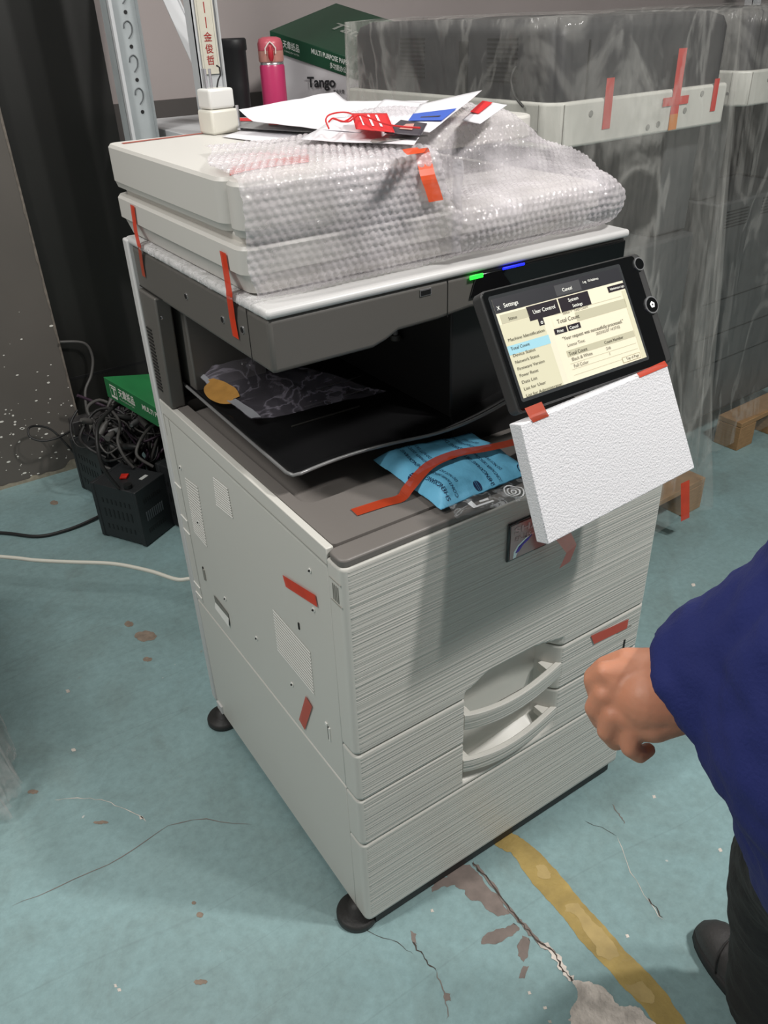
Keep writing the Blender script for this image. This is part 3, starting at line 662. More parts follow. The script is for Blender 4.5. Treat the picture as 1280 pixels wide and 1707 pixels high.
# ---------- blue desiccant bag on the deck
DES = mat('desiccant_blue', (112, 190, 226), .55, var=.05, vscale=30, bump=.5, bscale=55); INK = mat('blue_black_ink', (22, 44, 84), .6)
dc = [on(622, 766, 'z', .772), on(735, 847, 'z', .776), on(888, 786, 'z', .776), on(780, 712, 'z', .774)]
dc[3] = V((.327, .155, .777))
def des(u, v):
    p = dc[0] * (1 - u) * (1 - v) + dc[1] * u * (1 - v) + dc[2] * u * v + dc[3] * (1 - u) * v
    e = max(0, min(1, min(u, 1 - u, v, 1 - v) / .16)); f = (1 - (1 - min(1, e)) ** 2) * .015 * (.75 + .5 * (.5 + .5 * math.sin(u * 9 + v * 4)))
    return p + V((0, 0, f + .0022 * fbm(p, 38, 2)))
def dn(u, v): return V((0, 0, 1))
b = MB(); n = 40
b.grid([[des(i / n, j / n) + V((.0012 * math.sin(j * 2.9) if i in (0, n) else 0, .0012 * math.sin(i * 2.9) if j in (0, n) else 0, 0)) for i in range(n + 1)] for j in range(n + 1)], DES)
b.grid([[des(i / n, j / n) * 1 - V((0, 0, 2 * (des(i / n, j / n).z - .774))) * .12 - V((0, 0, .001)) for i in range(n, -1, -1)] for j in range(n + 1)], DES)
dbag = tag(obj('desiccant_bag', b), 'light blue printed desiccant bag on the grey deck, under the red tape', 'desiccant bag')
def destext(s_, cu, cv, ang, size, ink=INK, bold=.01):
    t = MB(); t.text(s_, (0, 0, 0), (1, 0, 0), (0, 1, 0), size, ink, lift=0, bold=bold, align='CENTER')
    SU, SV = (dc[1] - dc[0]).length, (dc[3] - dc[0]).length; out = []
    for x, y, z in t.v:
        X = x * math.cos(ang) - y * math.sin(ang); Y = x * math.sin(ang) + y * math.cos(ang)
        out.append(des(min(.99, max(.01, cu + X / SU)), min(.99, max(.01, cv + Y / SV))) + V((0, 0, .0009)))
    b.add(out, t.f, ink)
b = MB()
DA = -math.pi / 2 - math.pi * .02 + math.pi
DA = math.radians(-90)
for cu, cv in ((.26, .20), (.76, .12), (.30, .66), (.78, .58)):
    dv = 0
    for s_, du, sz in (("SHENGXIANG 'DRY", 0, .0086), ('CONTAINER DESICCANT', .09, .0066), ('DO NOT EAT', .165, .0066)):
        if cu + .5 - du - .5 > 0: destext(s_, cu, cv + du * .9, math.radians(180), sz, bold=0)
for cu, cv in ((.52, .06), (.52, .46), (.06, .46), (.95, .42), (.52, .90), (.06, .90), (.95, .90)):
    t = MB(); r = .0075
    SU, SV = (dc[1] - dc[0]).length, (dc[3] - dc[0]).length
    for (y0, y1) in ((-1, -.28), (-.16, .16), (.28, 1)):
        vs = []
        for k in range(9):
            yy = y0 + (y1 - y0) * k / 8; xx = math.sqrt(max(0, 1 - yy * yy)); vs.append(((-xx, yy), (xx, yy)))
        rows = [[des(max(.01, min(.99, cu + q[0] * r / SU)), max(.01, min(.99, cv + q[1] * r * .8 / SV))) + V((0, 0, .0009)) for q in pr] for pr in vs]; b.grid(rows, INK, False)
obj('printed_lettering', b, dbag)
# red tape over the bag
tp_ = smooth_path([on(590, 854, 'z', .7685), on(640, 838, 'z', .7685), on(668, 830, 'z', .769), on(682, 812, 'z', .780), on(715, 776, 'z', .797), on(760, 756, 'z', .802), on(805, 748, 'z', .801), on(852, 738, 'z', .792), on(905, 722, 'z', .775)], 5)
R = []
for i, p in enumerate(tp_):
    t = (tp_[min(i + 1, len(tp_) - 1)] - tp_[max(i - 1, 0)]).normalized(); wv = V((0, 0, 1)).cross(t).normalized() * .0095; R.append([p - wv, p + wv])
tag(obj('tape_strip', MB().grid(R, TAPED, False)), 'long red tape strip stuck from the deck across the blue desiccant bag', 'tape')
# clear printed bag under the desiccant
CLR = film('clear_bag', (225, 228, 230), .10, .5, .08, 26, .9, 60, .004)
CLRP = mat('bag_print', (244, 245, 246), .5)
bc = [on(762, 866, 'z', .771), on(738, 838, 'z', .772), on(872, 778, 'z', .772), on(940, 818, 'z', .772)]
def bagsurf(u, v):
    p = bc[1] * (1 - u) * v + bc[0] * (1 - u) * (1 - v) + bc[2] * u * v + bc[3] * u * (1 - v)
    return p + V((0, 0, .004 * fbm(p, 45, 5) + .003))
b = MB(); n = 24; b.grid([[bagsurf(i / n, j / n) for i in range(n + 1)] for j in range(n + 1)], CLR)
bg = tag(obj('clear_plastic_bag', b), 'crumpled clear plastic bag with white print peeking out below the blue desiccant bag', 'plastic bag')
b = MB()
for cx, w0 in ((.62, .0), (.84, .0)):
    for r in (.10, .065, .03):
        ring = [(bagsurf(cx + r * math.cos(a) * .8, .35 + r * math.sin(a) * 2.4) + V((0, 0, .001)), bagsurf(cx + (r - .014) * math.cos(a) * .8, .35 + (r - .014) * math.sin(a) * 2.4) + V((0, 0, .001))) for a in [k * math.pi / 10 for k in range(20)]]
        b.grid([[p for p, _ in ring], [q for _, q in ring]], CLRP, False, True)
for u0, u1, v0, v1 in ((.18, .38, .18, .26), (.18, .22, .18, .5), (.27, .36, .32, .38)):
    b.add([bagsurf(u0, v0) + V((0, 0, .001)), bagsurf(u1, v0) + V((0, 0, .001)), bagsurf(u1, v1) + V((0, 0, .001)), bagsurf(u0, v1) + V((0, 0, .001))], [(0, 1, 2, 3)], CLRP)
obj('white_print', b, bg)

# ---------- clear zip bag lying on the output tray
ZIP = film('zip_bag_film', (170, 164, 178), .16, .5, .06, 16, 1.0, 22, .012)
za, zb2, zc_, zd_ = on(322, 622, 'z', .818), on(420, 706, 'z', .806), on(645, 655, 'z', .812), on(430, 592, 'z', .862)
def zs(u, v):
    p = za * (1 - u) * (1 - v) + zb2 * (1 - u) * v + zc_ * u * v + zd_ * u * (1 - v)
    return p + V((0, 0, .006 * fbm(p, 14, 8) + .010 * math.sin(u * 3.14) * math.sin(v * 3.14) + .003))
n = 30; b = MB(); b.grid([[zs(i / n, j / n) for i in range(n + 1)] for j in range(n + 1)], ZIP)
zbag = tag(obj('zip_bag', b), 'clear zip bag with a white zip strip lying on the black output tray', 'plastic bag')
def zstrip(u0, u1, v0, v1, mt, name, lab=None):
    mb = MB(); mb.grid([[zs(u0 + (u1 - u0) * i / 3, v0 + (v1 - v0) * j / 16) + V((0, 0, .0016)) for i in range(4)] for j in range(17)], mt); return obj(name, mb, zbag, label=lab)
zstrip(.0, .07, 0, 1, mat('zip_strip', (168, 170, 176), .4, alpha=.75), 'zip_strip')
b = MB(); rows = []
for k in range(13):
    a = k / 12; h = .30 * (1 - abs(2 * a - 1) ** 2.5) ; v0, v1 = .22, .62
    rows.append([zs(.0 + max(.0, .02) - 0.0, v0 + (v1 - v0) * a) + V((-.02 * (math.sin(a * math.pi) ** .6), -.004, .002 - .004)), zs(.05, v0 + (v1 - v0) * a) + V((0, 0, .0025)), zs(.11 + .06 * math.sin(a * math.pi), v0 + (v1 - v0) * a) + V((0, 0, .0025))])
obj('amber_tape', MB().grid(rows, mat('amber_tape', (186, 138, 72), .35, var=.12, vscale=60, alpha=.93)), zbag, label='amber tape patch over the zip strip')

# ---------- bubble wrap round the document feeder
BUB = mat('bubble_wrap', (226, 220, 224), .07, bump=.6, bscale=130, spec=.9)
def bub():
    nt = BUB.node_tree; N = nt.nodes; L = nt.links; b = N['Principled BSDF']; tc = N.new('ShaderNodeTexCoord')
    n = N.new('ShaderNodeTexNoise'); n.inputs['Scale'].default_value = 12; n.inputs['Detail'].default_value = 6; L.new(tc.outputs['Object'], n.inputs['Vector'])
    mr = N.new('ShaderNodeMapRange'); mr.inputs['From Min'].default_value = .35; mr.inputs['From Max'].default_value = .7; mr.inputs['To Min'].default_value = .32; mr.inputs['To Max'].default_value = .72
    L.new(n.outputs['Fac'], mr.inputs[0]); L.new(mr.outputs[0], b.inputs['Alpha'])
bub()
Lp = [(.172, 1.0425), (.163, 1.055), (.158, 1.085), (.155, 1.11), (.153, 1.14), (.156, 1.165), (.172, 1.1755), (.24, 1.177), (.31, 1.1765), (.40, 1.1750)]
Rp = [(.172, 1.0425), (.150, 1.055), (.140, 1.075), (.143, 1.097), (.170, 1.110), (.215, 1.116), (.262, 1.142), (.292, 1.178), (.34, 1.193), (.47, 1.190)]
def prof_at(x):
    t = S((x - .262) / .035); P = [V((0, a[0] * (1 - t) + c[0] * t, a[1] * (1 - t) + c[1] * t)) for a, c in zip(Lp, Rp)]
    e = S((x - .50) / .085)
    for i in range(5, 10): P[i].z = P[i].z * (1 - e) + min(P[i].z, 1.112 + .003 * i) * e
    e2 = max(0, (x - .56) / .045)
    for i in range(0, 5): P[i].y += .02 * e2 ** 2; P[i].z -= (.010 * e2 ** 2 if i > 2 else 0)
    return P
step = .0021; NX = int(.604 / step); NV = 190; BASE = []
for j in range(NV + 1):
    BASE.append([])
cache = []
for i in range(NX + 1):
    x = -.004 + .608 * i / NX; sp = smooth_path(prof_at(x), 8); ls = [0]
    for k in range(1, len(sp)): ls.append(ls[-1] + (sp[k] - sp[k - 1]).length)
    T = ls[-1]; k = 0
    for j in range(NV + 1):
        d = T * j / NV
        while k < len(ls) - 2 and ls[k + 1] < d: k += 1
        f = (d - ls[k]) / max(1e-9, ls[k + 1] - ls[k]); p = sp[k].lerp(sp[k + 1], min(1, f))
        v = j / NV; left = .012 * (1 - S(v / .12)) + .064 * S((v - .52) / .48); xx = left + (x + .004) * (.600 - left) / .604 - .004 * (1 - S((v - .45) / .1))
        q = V((xx, p.y, p.z)); amp = .0025 + .004 * S((x - .27) / .08)
        nz_ = noise.noise(q * 17 + V((3, 1, 0))) * amp + noise.noise(q * V((45, 45, 90))) * .0013
        BASE[j].append((q, nz_, x, d))
P = []
def crowd(i, j):
    return BASE[j][i][0]
for j in range(NV + 1):
    r = []
    for i in range(NX + 1):
        q, nz_, x, d = BASE[j][i]
        a = crowd(min(i + 1, NX), j) - crowd(max(i - 1, 0), j); c = crowd(i, min(j + 1, NV)) - crowd(i, max(j - 1, 0)); n_ = a.cross(c).normalized()
        pit = .0102; row = round(d / (pit * .87)); off = .5 * (row % 2); cx = (round(q.x / pit - off) + off) * pit; dd = math.hypot(q.x - cx, d - row * pit * .87)
        bumpz = .0024 * max(0, 1 - (dd / .0044) ** 2) ** .5 if dd < .0044 else 0
        r.append(q + n_ * (.002 + nz_ + bumpz))
    P.append(r)
b = MB(); b.grid(P, BUB)
bw = tag(obj('bubble_wrap', b), 'sheet of bubble wrap draped over the front and right of the document feeder', 'bubble wrap')
# second layer peak edge fold (vertical seam)
b = MB(); R = []
for k in range(14):
    z = 1.165 - k * .0085; p = V((.279, .149 + .0 * k, z)); R.append([p, p + V((.008 + .002 * math.sin(k), -.009, 0)), p + V((.014, .001, 0))])
obj('wrap_fold', b.grid(R, BUB), bw)
ot_p = [on(684, 247, 'z', 1.184), on(694, 256, 'z', 1.185), V((on(705, 268, 'y', .158).x, .160, 1.1795)), on(714, 292, 'y', .1455), on(722, 315, 'y', .144), on(728, 335, 'y', .144)]
R = [[p + V((-.012, 0, .0)), p + V((.010, 0, .0))] for p in smooth_path(ot_p, 4)]
obj('tape_strip', MB().grid(R, TAPEO, False), bw, label='bright orange tape strip')
# loose film pressed between lid and scanner along the left edge
CR2 = film('crinkled_film', (228, 226, 228), .12, .6, .1, 60, 1.0, 90, .004)
R = []
for k in range(40):
    t = k / 39; y = .545 - .40 * t; R.append([V((.012, y, 1.0415)), V((-.002 - .0015 * noise.noise(V((k * .6, 0, 1))), y, 1.040)), V((-.003 - .0015 * noise.noise(V((k * .9, 5, 1))), y, 1.031 + .003 * noise.noise(V((k * .7, 9, 1))))) ])
obj('film_edge', MB().grid(R, CR2), bw)

# ---------- things on the lid
PAPER = mat('paper_white', (232, 230, 234), .6); RED = mat('print_red', (214, 36, 40), .5); BLUEP = mat('print_blue', (62, 98, 196), .5); DARKP = mat('print_dark', (66, 60, 68), .5); SILV = mat('foil_grey', (150, 150, 150), .35)
def papr(name, px, zs_, mt, label, cat, lift=None, wr=.0015, seed=0, grp=None, nn=10):
    C4 = [on(x, y, 'z', z) for (x, y), z in zip(px, zs_)]
    mb = sheet(C4, mt, nn, nn, wr, 12, seed, lift=lift); o = obj(name, mb, solid=.0006); return tag(o, label, cat, grp), C4
def bil(C4, u, v, dz=.0012): return C4[0] * (1 - u) * (1 - v) + C4[1] * u * (1 - v) + C4[2] * u * v + C4[3] * (1 - u) * v + V((0, 0, dz))
GP = None
o, C4 = papr('paper_sheet', [(370, 228), (450, 238), (560, 212), (440, 205)], [1.170, 1.171, 1.177, 1.172], PAPER, 'small white card at the left under the pile of papers', 'paper', wr=.0006)
o, C4 = papr('booklet', [(392, 212), (560, 224), (560, 196), (395, 196)], [1.176, 1.180, 1.184, 1.182], SILV, 'thin grey and red leaflet sticking out left below the white papers', 'leaflet', wr=.001, seed=3)
b = MB(); b.add([bil(C4, .0, .55), bil(C4, .25, .6), bil(C4, .25, .85), bil(C4, .0, .9)], [(0, 1, 2, 3)], RED); b.add([bil(C4, .35, .3), bil(C4, .6, .35), bil(C4, .6, .45), bil(C4, .35, .4)], [(0, 1, 2, 3)], RED); obj('red_print', b, o)
o, C4 = papr('paper_sheet', [(400, 200), (600, 222), (715, 168), (560, 168)], [1.190, 1.188, 1.190, 1.190], PAPER, 'long white printed sheet at the back of the papers, its left corner curled up', 'paper', lift=lambda u, v: .014 * max(0, 1 - u * 9) , seed=5, nn=24)
o, C4 = papr('paper_sheet', [(500, 233), (690, 241), (735, 180), (560, 196)], [1.185, 1.186, 1.193, 1.192], PAPER, 'white sheet in front of the pile, under the red card', 'paper', seed=6)
o, C4 = papr('paper_sheet', [(600, 205), (690, 214), (722, 172), (640, 166)], [1.195, 1.194, 1.196, 1.196], PAPER, 'plain white sheet behind the red card', 'paper', seed=11, wr=.001)
o, C4 = papr('paper_sheet', [(672, 214), (716, 221), (803, 151), (700, 174)], [1.194, 1.194, 1.218, 1.200], PAPER, 'white leaflet with a broad blue band, raised at the right', 'leaflet', seed=7, wr=.0008)
b = MB(); b.add([bil(C4, .02, .22, .002), bil(C4, .98, .22, .002), bil(C4, .98, .50, .002), bil(C4, .02, .50, .002)], [(0, 1, 2, 3)], BLUEP)
b.add([bil(C4, .3, .30, .0026), bil(C4, .8, .30, .0026), bil(C4, .8, .33, .0026), bil(C4, .3, .33, .0026)], [(0, 1, 2, 3)], DARKP); obj('blue_band', b, o)
o, C4 = papr('paper_sheet', [(770, 200), (800, 206), (845, 175), (806, 168)], [1.190, 1.190, 1.204, 1.204], PAPER, 'white leaflet with a red corner at the right end of the papers', 'leaflet', seed=9, wr=.0006)
b = MB(); b.add([bil(C4, .0, .35, .0015), bil(C4, .45, .35, .0015), bil(C4, .45, .95, .0015), bil(C4, .0, .95, .0015)], [(0, 1, 2, 3)], RED); obj('red_print', b, o)
o, C4 = papr('photo_card', [(640, 222), (700, 226), (712, 206), (668, 200)], [1.1935, 1.193, 1.198, 1.199], DARKP, 'dark photo card between the red card and the blue-banded leaflet', 'card', seed=9, wr=.0003)
b = MB(); b.add([bil(C4, .3, .3), bil(C4, .7, .3), bil(C4, .6, .8), bil(C4, .35, .7)], [(0, 1, 2, 3)], mat('photo_pink', (200, 150, 140))); obj('photo_print', b, o)
o, C4 = papr('red_card', [(593, 215), (658, 221), (645, 189), (586, 189)], [1.1985, 1.1985, 1.204, 1.204], RED, 'bright red card with white lettering lying on the white papers', 'card', wr=.0002)
b = MB()
for u0, u1 in ((.22, .26), (.46, .52), (.68, .74)):
    b.add([bil(C4, u0, .2, .0012), bil(C4, u1, .2, .0012), bil(C4, u1 - .04, .85, .0012), bil(C4, u0 - .04, .85, .0012)], [(0, 1, 2, 3)], PAPER)
obj('white_lettering', b, o)
cpth = smooth_path([on(x, y, 'z', 1.206) for x, y in [(548, 214), (543, 200), (550, 191), (572, 187), (588, 192), (572, 203), (556, 197), (548, 203)]], 5)
cp2 = smooth_path([on(x, y, 'z', 1.2075) for x, y in [(556, 198), (580, 203), (600, 192), (640, 206), (668, 211), (700, 213)]], 5)
b = MB(); b.tube(cpth, .0011, RED, 6); b.tube(cp2, .0011, RED, 6); tag(obj('cord_loop', b), 'thin red cord loop tied to the red card', 'cord')
b = MB(); R = []
c0 = on(678, 236, 'z', 1.186)
for k in range(9):
    a = math.pi * k / 8; R.append(V((c0.x - .045 * math.cos(a) * .9, c0.y + .012 + .030 * math.sin(a), 1.187)))
b.prism(R[::-1], (0, 0, .0012), mat('grey_film', (160, 160, 156), .25, alpha=.85)); tag(obj('grey_disc', b), 'half-round piece of grey film tucked in front of the papers', 'film piece')
p0 = on(399, 216, 'z', 1.172); b = MB(); b.cyl(p0, p0 + V((0, 0, .003)), .006, CHROME, 14); b.cyl(p0, p0 + V((0, 0, .034)), .0028, CHROME, 12); tag(obj('metal_pin', b, base=p0), 'short upright metal pin at the left corner of the papers', 'pin')
# white travel adapter
ADP = mat('adapter_white', (222, 221, 217), .3); ADF = mat('adapter_warm', (222, 219, 208), .35)
p0 = V((.173, .598, 1.1688)); ad = thing('power_adapter', 'small white plug adapter standing on the lid with its metal prongs up', 'adapter', p0, .15)
b = MB(); b.box(-.024, .024, -.020, .020, 0, .034, ADF); obj('lower_block', b, ad, .004, 3, local=True)
b = MB(); b.box(-.022, .022, -.018, .018, .0345, .062, ADP); obj('upper_block', b, ad, .004, 3, local=True)
for x, y in ((-.013, 0), (-.006, -.002), (-.010, .010)):
    b = MB(); b.cyl((x, y, .06), (x, y, .088), .0022, CHROME, 10); obj('prong', b, ad, local=True)
b = MB(); b.tube([(.008, .006, .061), (.011, .004, .072), (.016, .004, .078), (.016, .004, .088), (.011, .004, .091)], .0012, BLACK, 6); obj('wire_clip', b, ad, local=True)

# ================================================================== RACK AND ITS LOAD
STEEL = mat('rack_steel', (176, 182, 184), .45, var=.06, vscale=20); STEELW = mat('rack_white', (205, 206, 208), .5)
rk = thing('storage_rack', 'grey perforated steel storage rack standing behind the copier', 'rack', (.85, 1.55, 0))
def post(x, y, z1, w1, w2, mt, sx=1, sy=1):
    b = MB(); b.box(min(x, x + sx * w1), max(x, x + sx * w1), y, y + .0025, 0, z1, mt); b.box(x, x + .0025, min(y, y + sy * w2), max(y, y + sy * w2), 0, z1, mt)
    b.box(x + sx * w1 - .0015, x + sx * w1 + .0015, y - .012, y, 0, z1, mt)
    o = obj('upright_post', b, rk); h = MB()
    return o
# left rear post with keyhole slots (faces the camera)
o = post(.352, 1.60, 2.0, .072, .05, STEEL)
b = MB()
for k in range(12):
    z = 1.118 + k * .0735 * 1.0
    for dx, dz, r in ((0, 0, .0045),): b.cyl((.395 + dx, 1.5992, z), (.395 + dx, 1.5985, z), r, BLACK, 14)
    pth = [V((.392, 1.5985, z + .018)), V((.402, 1.5985, z + .030)), V((.404, 1.5985, z + .046)), V((.396, 1.5985, z + .055)), V((.386, 1.5985, z + .050)), V((.384, 1.5985, z + .040))]
    b.tube(smooth_path(pth, 3), .0016, mat('slot_dark', (96, 100, 102), .6), 6)
obj('keyhole_slots', b, o)
b = MB(); b.box(.352, .360, 1.585, 1.60, 0, 2.0, STEELW); obj('post_lip', b, rk)
# right front post, white, carrying the paper strip
o2 = post(on(316, 0, 'y', 1.38).x, 1.38, 2.0, .060, .04, STEELW)
# diagonal brace
a = on(272, 0, 'y', 1.60); c = on(322, 110, 'y', 1.45); d = (c - a); b = MB(); b.para(a - d * 1.2, d * 2.4, (.035, 0, .012), (0, .003, 0), STEELW); b.para(a - d * 1.2 + V((.033, -.006, .012)), d * 2.4, (.004, 0, 0), (0, .012, 0), STEELW); obj('diagonal_brace', b, rk)
b = MB(); b.box(.45, 3.30, 1.385, 1.90, 1.045, 1.070, STEELW); obj('shelf_board', b, rk, .002)
b = MB(); b.box(.51, 3.30, 1.385, 1.90, .02, .04, STEELW); obj('shelf_board', b, rk, .002)
post(3.26, 1.385, 2.0, .04, .04, STEELW); post(3.26, 1.86, 2.0, .04, .04, STEELW)
b = MB(); b.box(.45, 3.30, 1.385, 1.90, 1.90, 1.93, STEELW); obj('shelf_board', b, rk, .002)
# paper strip with red characters
CR3 = mat('cream_paper', (222, 216, 200), .7, var=.04, vscale=60); REDINK = mat('red_ink', (168, 44, 40), .6)
pa = on(326, 0, 'y', 1.3755); x0 = pa.x - .004; x1 = x0 + .044
b = MB(); b.box(x0, x1, 1.3750, 1.3765, 1.205, 1.62, CR3); lbl = obj('paper_strip', b, o2, label='cream paper strip with red characters')
b = MB()
for s_, z in (('金', 1.274), ('俊', 1.250), ('哲', 1.226)):
    b.text(s_, ((x0 + x1) / 2, 1.3748, z), (1, 0, 0), (0, 0, 1), .021, REDINK, align='CENTER', bold=.01)
for z in (1.300, 1.330): b.box((x0 + x1) / 2 - .0012, (x0 + x1) / 2 + .0012, 1.3746, 1.375, z, z + .022, REDINK)
b.text('人', ((x0 + x1) / 2, 1.3748, 1.360), (1, 0, 0), (0, 0, 1), .022, REDINK, align='CENTER', bold=.01)
for s in ((x0 + .004, x0 + .0045), (x1 - .0045, x1 - .004)): b.box(s[0], s[1], 1.3746, 1.375, 1.21, 1.61, LINE)
obj('red_characters', b, lbl)
# black cup, pink bottle
p = on(392, 150, 'y', 1.50); b = MB(); b.lathe((p.x + .006, 1.50, 1.070), [(0, 0), (.030, 0), (.032, .10), (.033, .175), (.036, .178), (.036, .200), (.033, .204), (0, .204)], mat('cup_black', (38, 38, 40), .5), 32)
tag(obj('black_tumbler', b), 'tall black tumbler with lid beside the white rack post', 'tumbler')
p = on(455, 130, 'y', 1.44); bx, by = p.x, 1.44; PINK = mat('bottle_pink', (206, 62, 112), .3, var=.03, vscale=10); PINK2 = mat('bottle_pink_cap', (206, 96, 110), .35); PEACH = mat('bottle_collar', (214, 150, 138), .35)
bo = thing('pink_bottle', 'pink insulated bottle with flip cap beside the green paper carton', 'bottle', (bx, by, 1.07))
b = MB(); b.lathe((bx, by, 1.07), [(0, 0), (.030, 0), (.032, .004), (.032, .138), (.030, .143)], PINK, 36); obj('body', b, bo)
b = MB(); b.lathe((bx, by, 1.07), [(.030, .142), (.0305, .148), (.028, .149)], CHROME, 36); obj('metal_ring', b, bo)
b = MB(); b.lathe((bx, by, 1.07), [(.0305, .149), (.032, .152), (.032, .174)], PEACH, 36); obj('collar', b, bo)
b = MB(); b.lathe((bx, by, 1.07), [(.032, .1745), (.0318, .190), (.028, .200), (.018, .204), (0, .205)], PINK2, 36); cap = obj('flip_cap', b, bo)
n_ = V((CAM.x - bx, CAM.y - by, 0)).normalized(); s_ = V((-n_.y, n_.x, 0)); c0 = V((bx, by, 1.07)) + n_ * .034
b = MB(); b.tube([c0 + s_ * x + V((0, 0, z)) for x, z in [(-.013, .168), (-.013, .180), (-.006, .189), (0, .194), (.006, .189), (.013, .180), (.012, .168)]], .0018, mat('latch_white', (232, 220, 214), .4), 8); obj('latch_loop', b, cap)
b = MB(); b.tube([c0 + V((0, 0, z)) for z in (.152, .160, .172, .184)], [.004, .007, .0068, .004], RED if False else mat('latch_red', (190, 44, 58), .35), 10); obj('latch_button', b, cap)
# big paper carton with tilted green lid
GRE = mat('carton_green', (24, 70, 48), .4, var=.06, vscale=12); GRE2 = mat('carton_green_bright', (34, 112, 62), .45, var=.1, vscale=12); CWH = mat('carton_white', (206, 203, 206), .5); TXT = mat('carton_letters', (214, 220, 214), .5); TXD = mat('carton_letters_black', (36, 36, 40), .5)
def carton_lid(Lt, Rt, Bk, h, parent, green, far=None, name='carton_lid'):
    U = Rt - Lt; Vv = Bk - Lt; Dn = V((0, 0, -h)); mb = MB(); mb.para(Lt + Dn, U, Vv, -Dn, green); return obj(name, mb, parent, .0015), U, Vv
Lt = on(449, 51, 'y', 1.69); Rt = on(617, 107, 'y', 1.41); Bk = on(560, 5, 'y', 1.86)
pc = thing('paper_carton', 'large white paper carton with a dark green lid on the rack shelf', 'carton', (Lt.x + .1, 1.5, 1.07))
U = (Rt - Lt); hlid = .050
lid, U, Vv = carton_lid(Lt, Rt, Bk, hlid, pc, GRE)
ins = .004; a = Lt + U * .01 + Vv * .01; b = MB(); q = [a, a + U * .98, a + U * .98 + Vv * .98, a + Vv * .98]
top_ = [p - V((0, 0, hlid - .002)) for p in q]; bot = [V((p.x, p.y, 1.071)) for p in q]
b.add(bot + top_, [(3, 2, 1, 0), (4, 5, 6, 7), (0, 1, 5, 4), (1, 2, 6, 5), (2, 3, 7, 6), (3, 0, 4, 7)], CWH)
box_ = obj('carton_box', b, pc)
fn = U.cross(V((0, 0, 1))).normalized()
if fn.dot(CAM - Lt) < 0: fn = -fn
def facetext(mb, s_, u, v, size, mt, width=None, Lx=Lt, Ux=U, H=hlid, bold=.01, lev=False):
    o_ = Lx + Ux * u - V((0, 0, H * v)) + fn * .0006; ud = V((Ux.x, Ux.y, 0)) if lev else Ux
    mb.text(s_, o_, ud, V((0, 0, 1)), size, mt, width=width, lift=0, bold=bold)
b = MB(); facetext(b, '天章纸品', .13, .58, .021, TXT, .055); facetext(b, 'T A N G O P A P E R', .14, .80, .006, TXT, .050, bold=0)
facetext(b, 'MULTI PURPOSE PAPER', .42, .42, .017, TXT, .125, bold=.02); facetext(b, '多功能办公用纸', .60, .82, .016, TXT, .075, bold=.01)
nn_ = U.cross(Vv).normalized(); nn_ = nn_ if nn_.z > 0 else -nn_
xd = (Bk - Lt).normalized(); 
b.text('Tango', Lt + U * .50 + Vv * .42 + nn_ * .0008, (U * .35 + Vv * .75).normalized() * 1, -U + Vv * 0.2, .085, mat('lid_letters', (150, 156, 148), .4), lift=.0, bold=.02) if False else None
e1 = (Vv * .45 + U * .80).normalized(); e2 = nn_.cross(e1).normalized()
e1 = U.normalized(); e2 = nn_.cross(e1).normalized()
b.text('Tango', Lt + U * .30 + Vv * .42 + nn_ * .0009, e1, e2, .085, mat('lid_letters', (150, 156, 148), .4), width=.165, lift=.0, bold=.02)
obj('printed_lettering', b, lid)
b = MB(); zb0 = 1.07
fo = V((Lt.x, Lt.y, 0)); Uh = V((U.x, U.y, 0))
def bt(s_, u, z, size, mt, width=None, bold=.01): b.text(s_, V((Lt.x, Lt.y, 0)) + Uh * u + V((0, 0, z)) + fn * .0012 - fn * .0, Uh, V((0, 0, 1)), size, mt, width=width, lift=0, bold=bold)
bt('Tango', .36, 1.143, .036, TXD, .092, .03); bt('高级天章', .62, 1.127, .012, TXD, .036, .01)
p_ = V((Lt.x, Lt.y, 0)) + Uh * .38 + fn * .0012; b.add([p_ + V((0, 0, 1.092)), p_ + Uh * .32 + V((0, 0, 1.092)), p_ + Uh * .32 + V((0, 0, 1.117)), p_ + V((0, 0, 1.117))], [(0, 1, 2, 3)], GRE)
b.text('多功能静电复印纸', p_ + Uh * .02 + V((0, 0, 1.099)) + fn * .0004, Uh, V((0, 0, 1)), .012, TXT, width=.08, lift=0)
obj('printed_lettering', b, box_)
# lower green carton lid, on a black crate
Lt2 = on(172, 628, 'y', 1.60); Rt2 = on(272, 687, 'y', 1.38); Bk2 = on(252, 623, 'y', 1.66)
U2 = (Rt2 - Lt2) * 1.5; V2 = (Bk2 - Lt2) * 1.35
gl = MB(); gl.para(Lt2 - V((0, 0, .062)), U2, V2, V((0, 0, .062)), GRE2)
gbox = tag(obj('paper_box', gl, bevel=.0015), 'bright green flat paper box tilted on top of the cable heap', 'paper box')
fn = U2.cross(V((0, 0, 1))).normalized(); fn = fn if fn.dot(CAM - Lt2) > 0 else -fn
b = MB(); ft = dict(Lx=Lt2, Ux=U2, H=.062)
facetext(b, '天章纸品', .155, .56, .030, CHIP, .066, bold=.02, **ft); facetext(b, 'T A N G O P A P E R', .155, .76, .007, CHIP, .060, bold=.0, **ft)
facetext(b, 'MULTI PURPOSE PAPER', .42, .50, .022, CHIP, .17, bold=.02, **ft); facetext(b, '多功能办公用纸', .58, .88, .020, CHIP, .10, bold=.01, **ft)
o_ = Lt2 + U2 * .06 - V((0, 0, .052)) + fn * .0007; b.add([o_, o_ + U2 * .07, o_ + U2 * .07 + V((0, 0, .040)), o_ + V((0, 0, .040))], [(0, 1, 2, 3)], CHIP)
o_ = Lt2 + U2 * .064 - V((0, 0, .044)) + fn * .0011; b.add([o_, o_ + U2 * .062, o_ + U2 * .062 + V((0, 0, .028)), o_ + V((0, 0, .028))], [(0, 1, 2, 3)], GRE2)
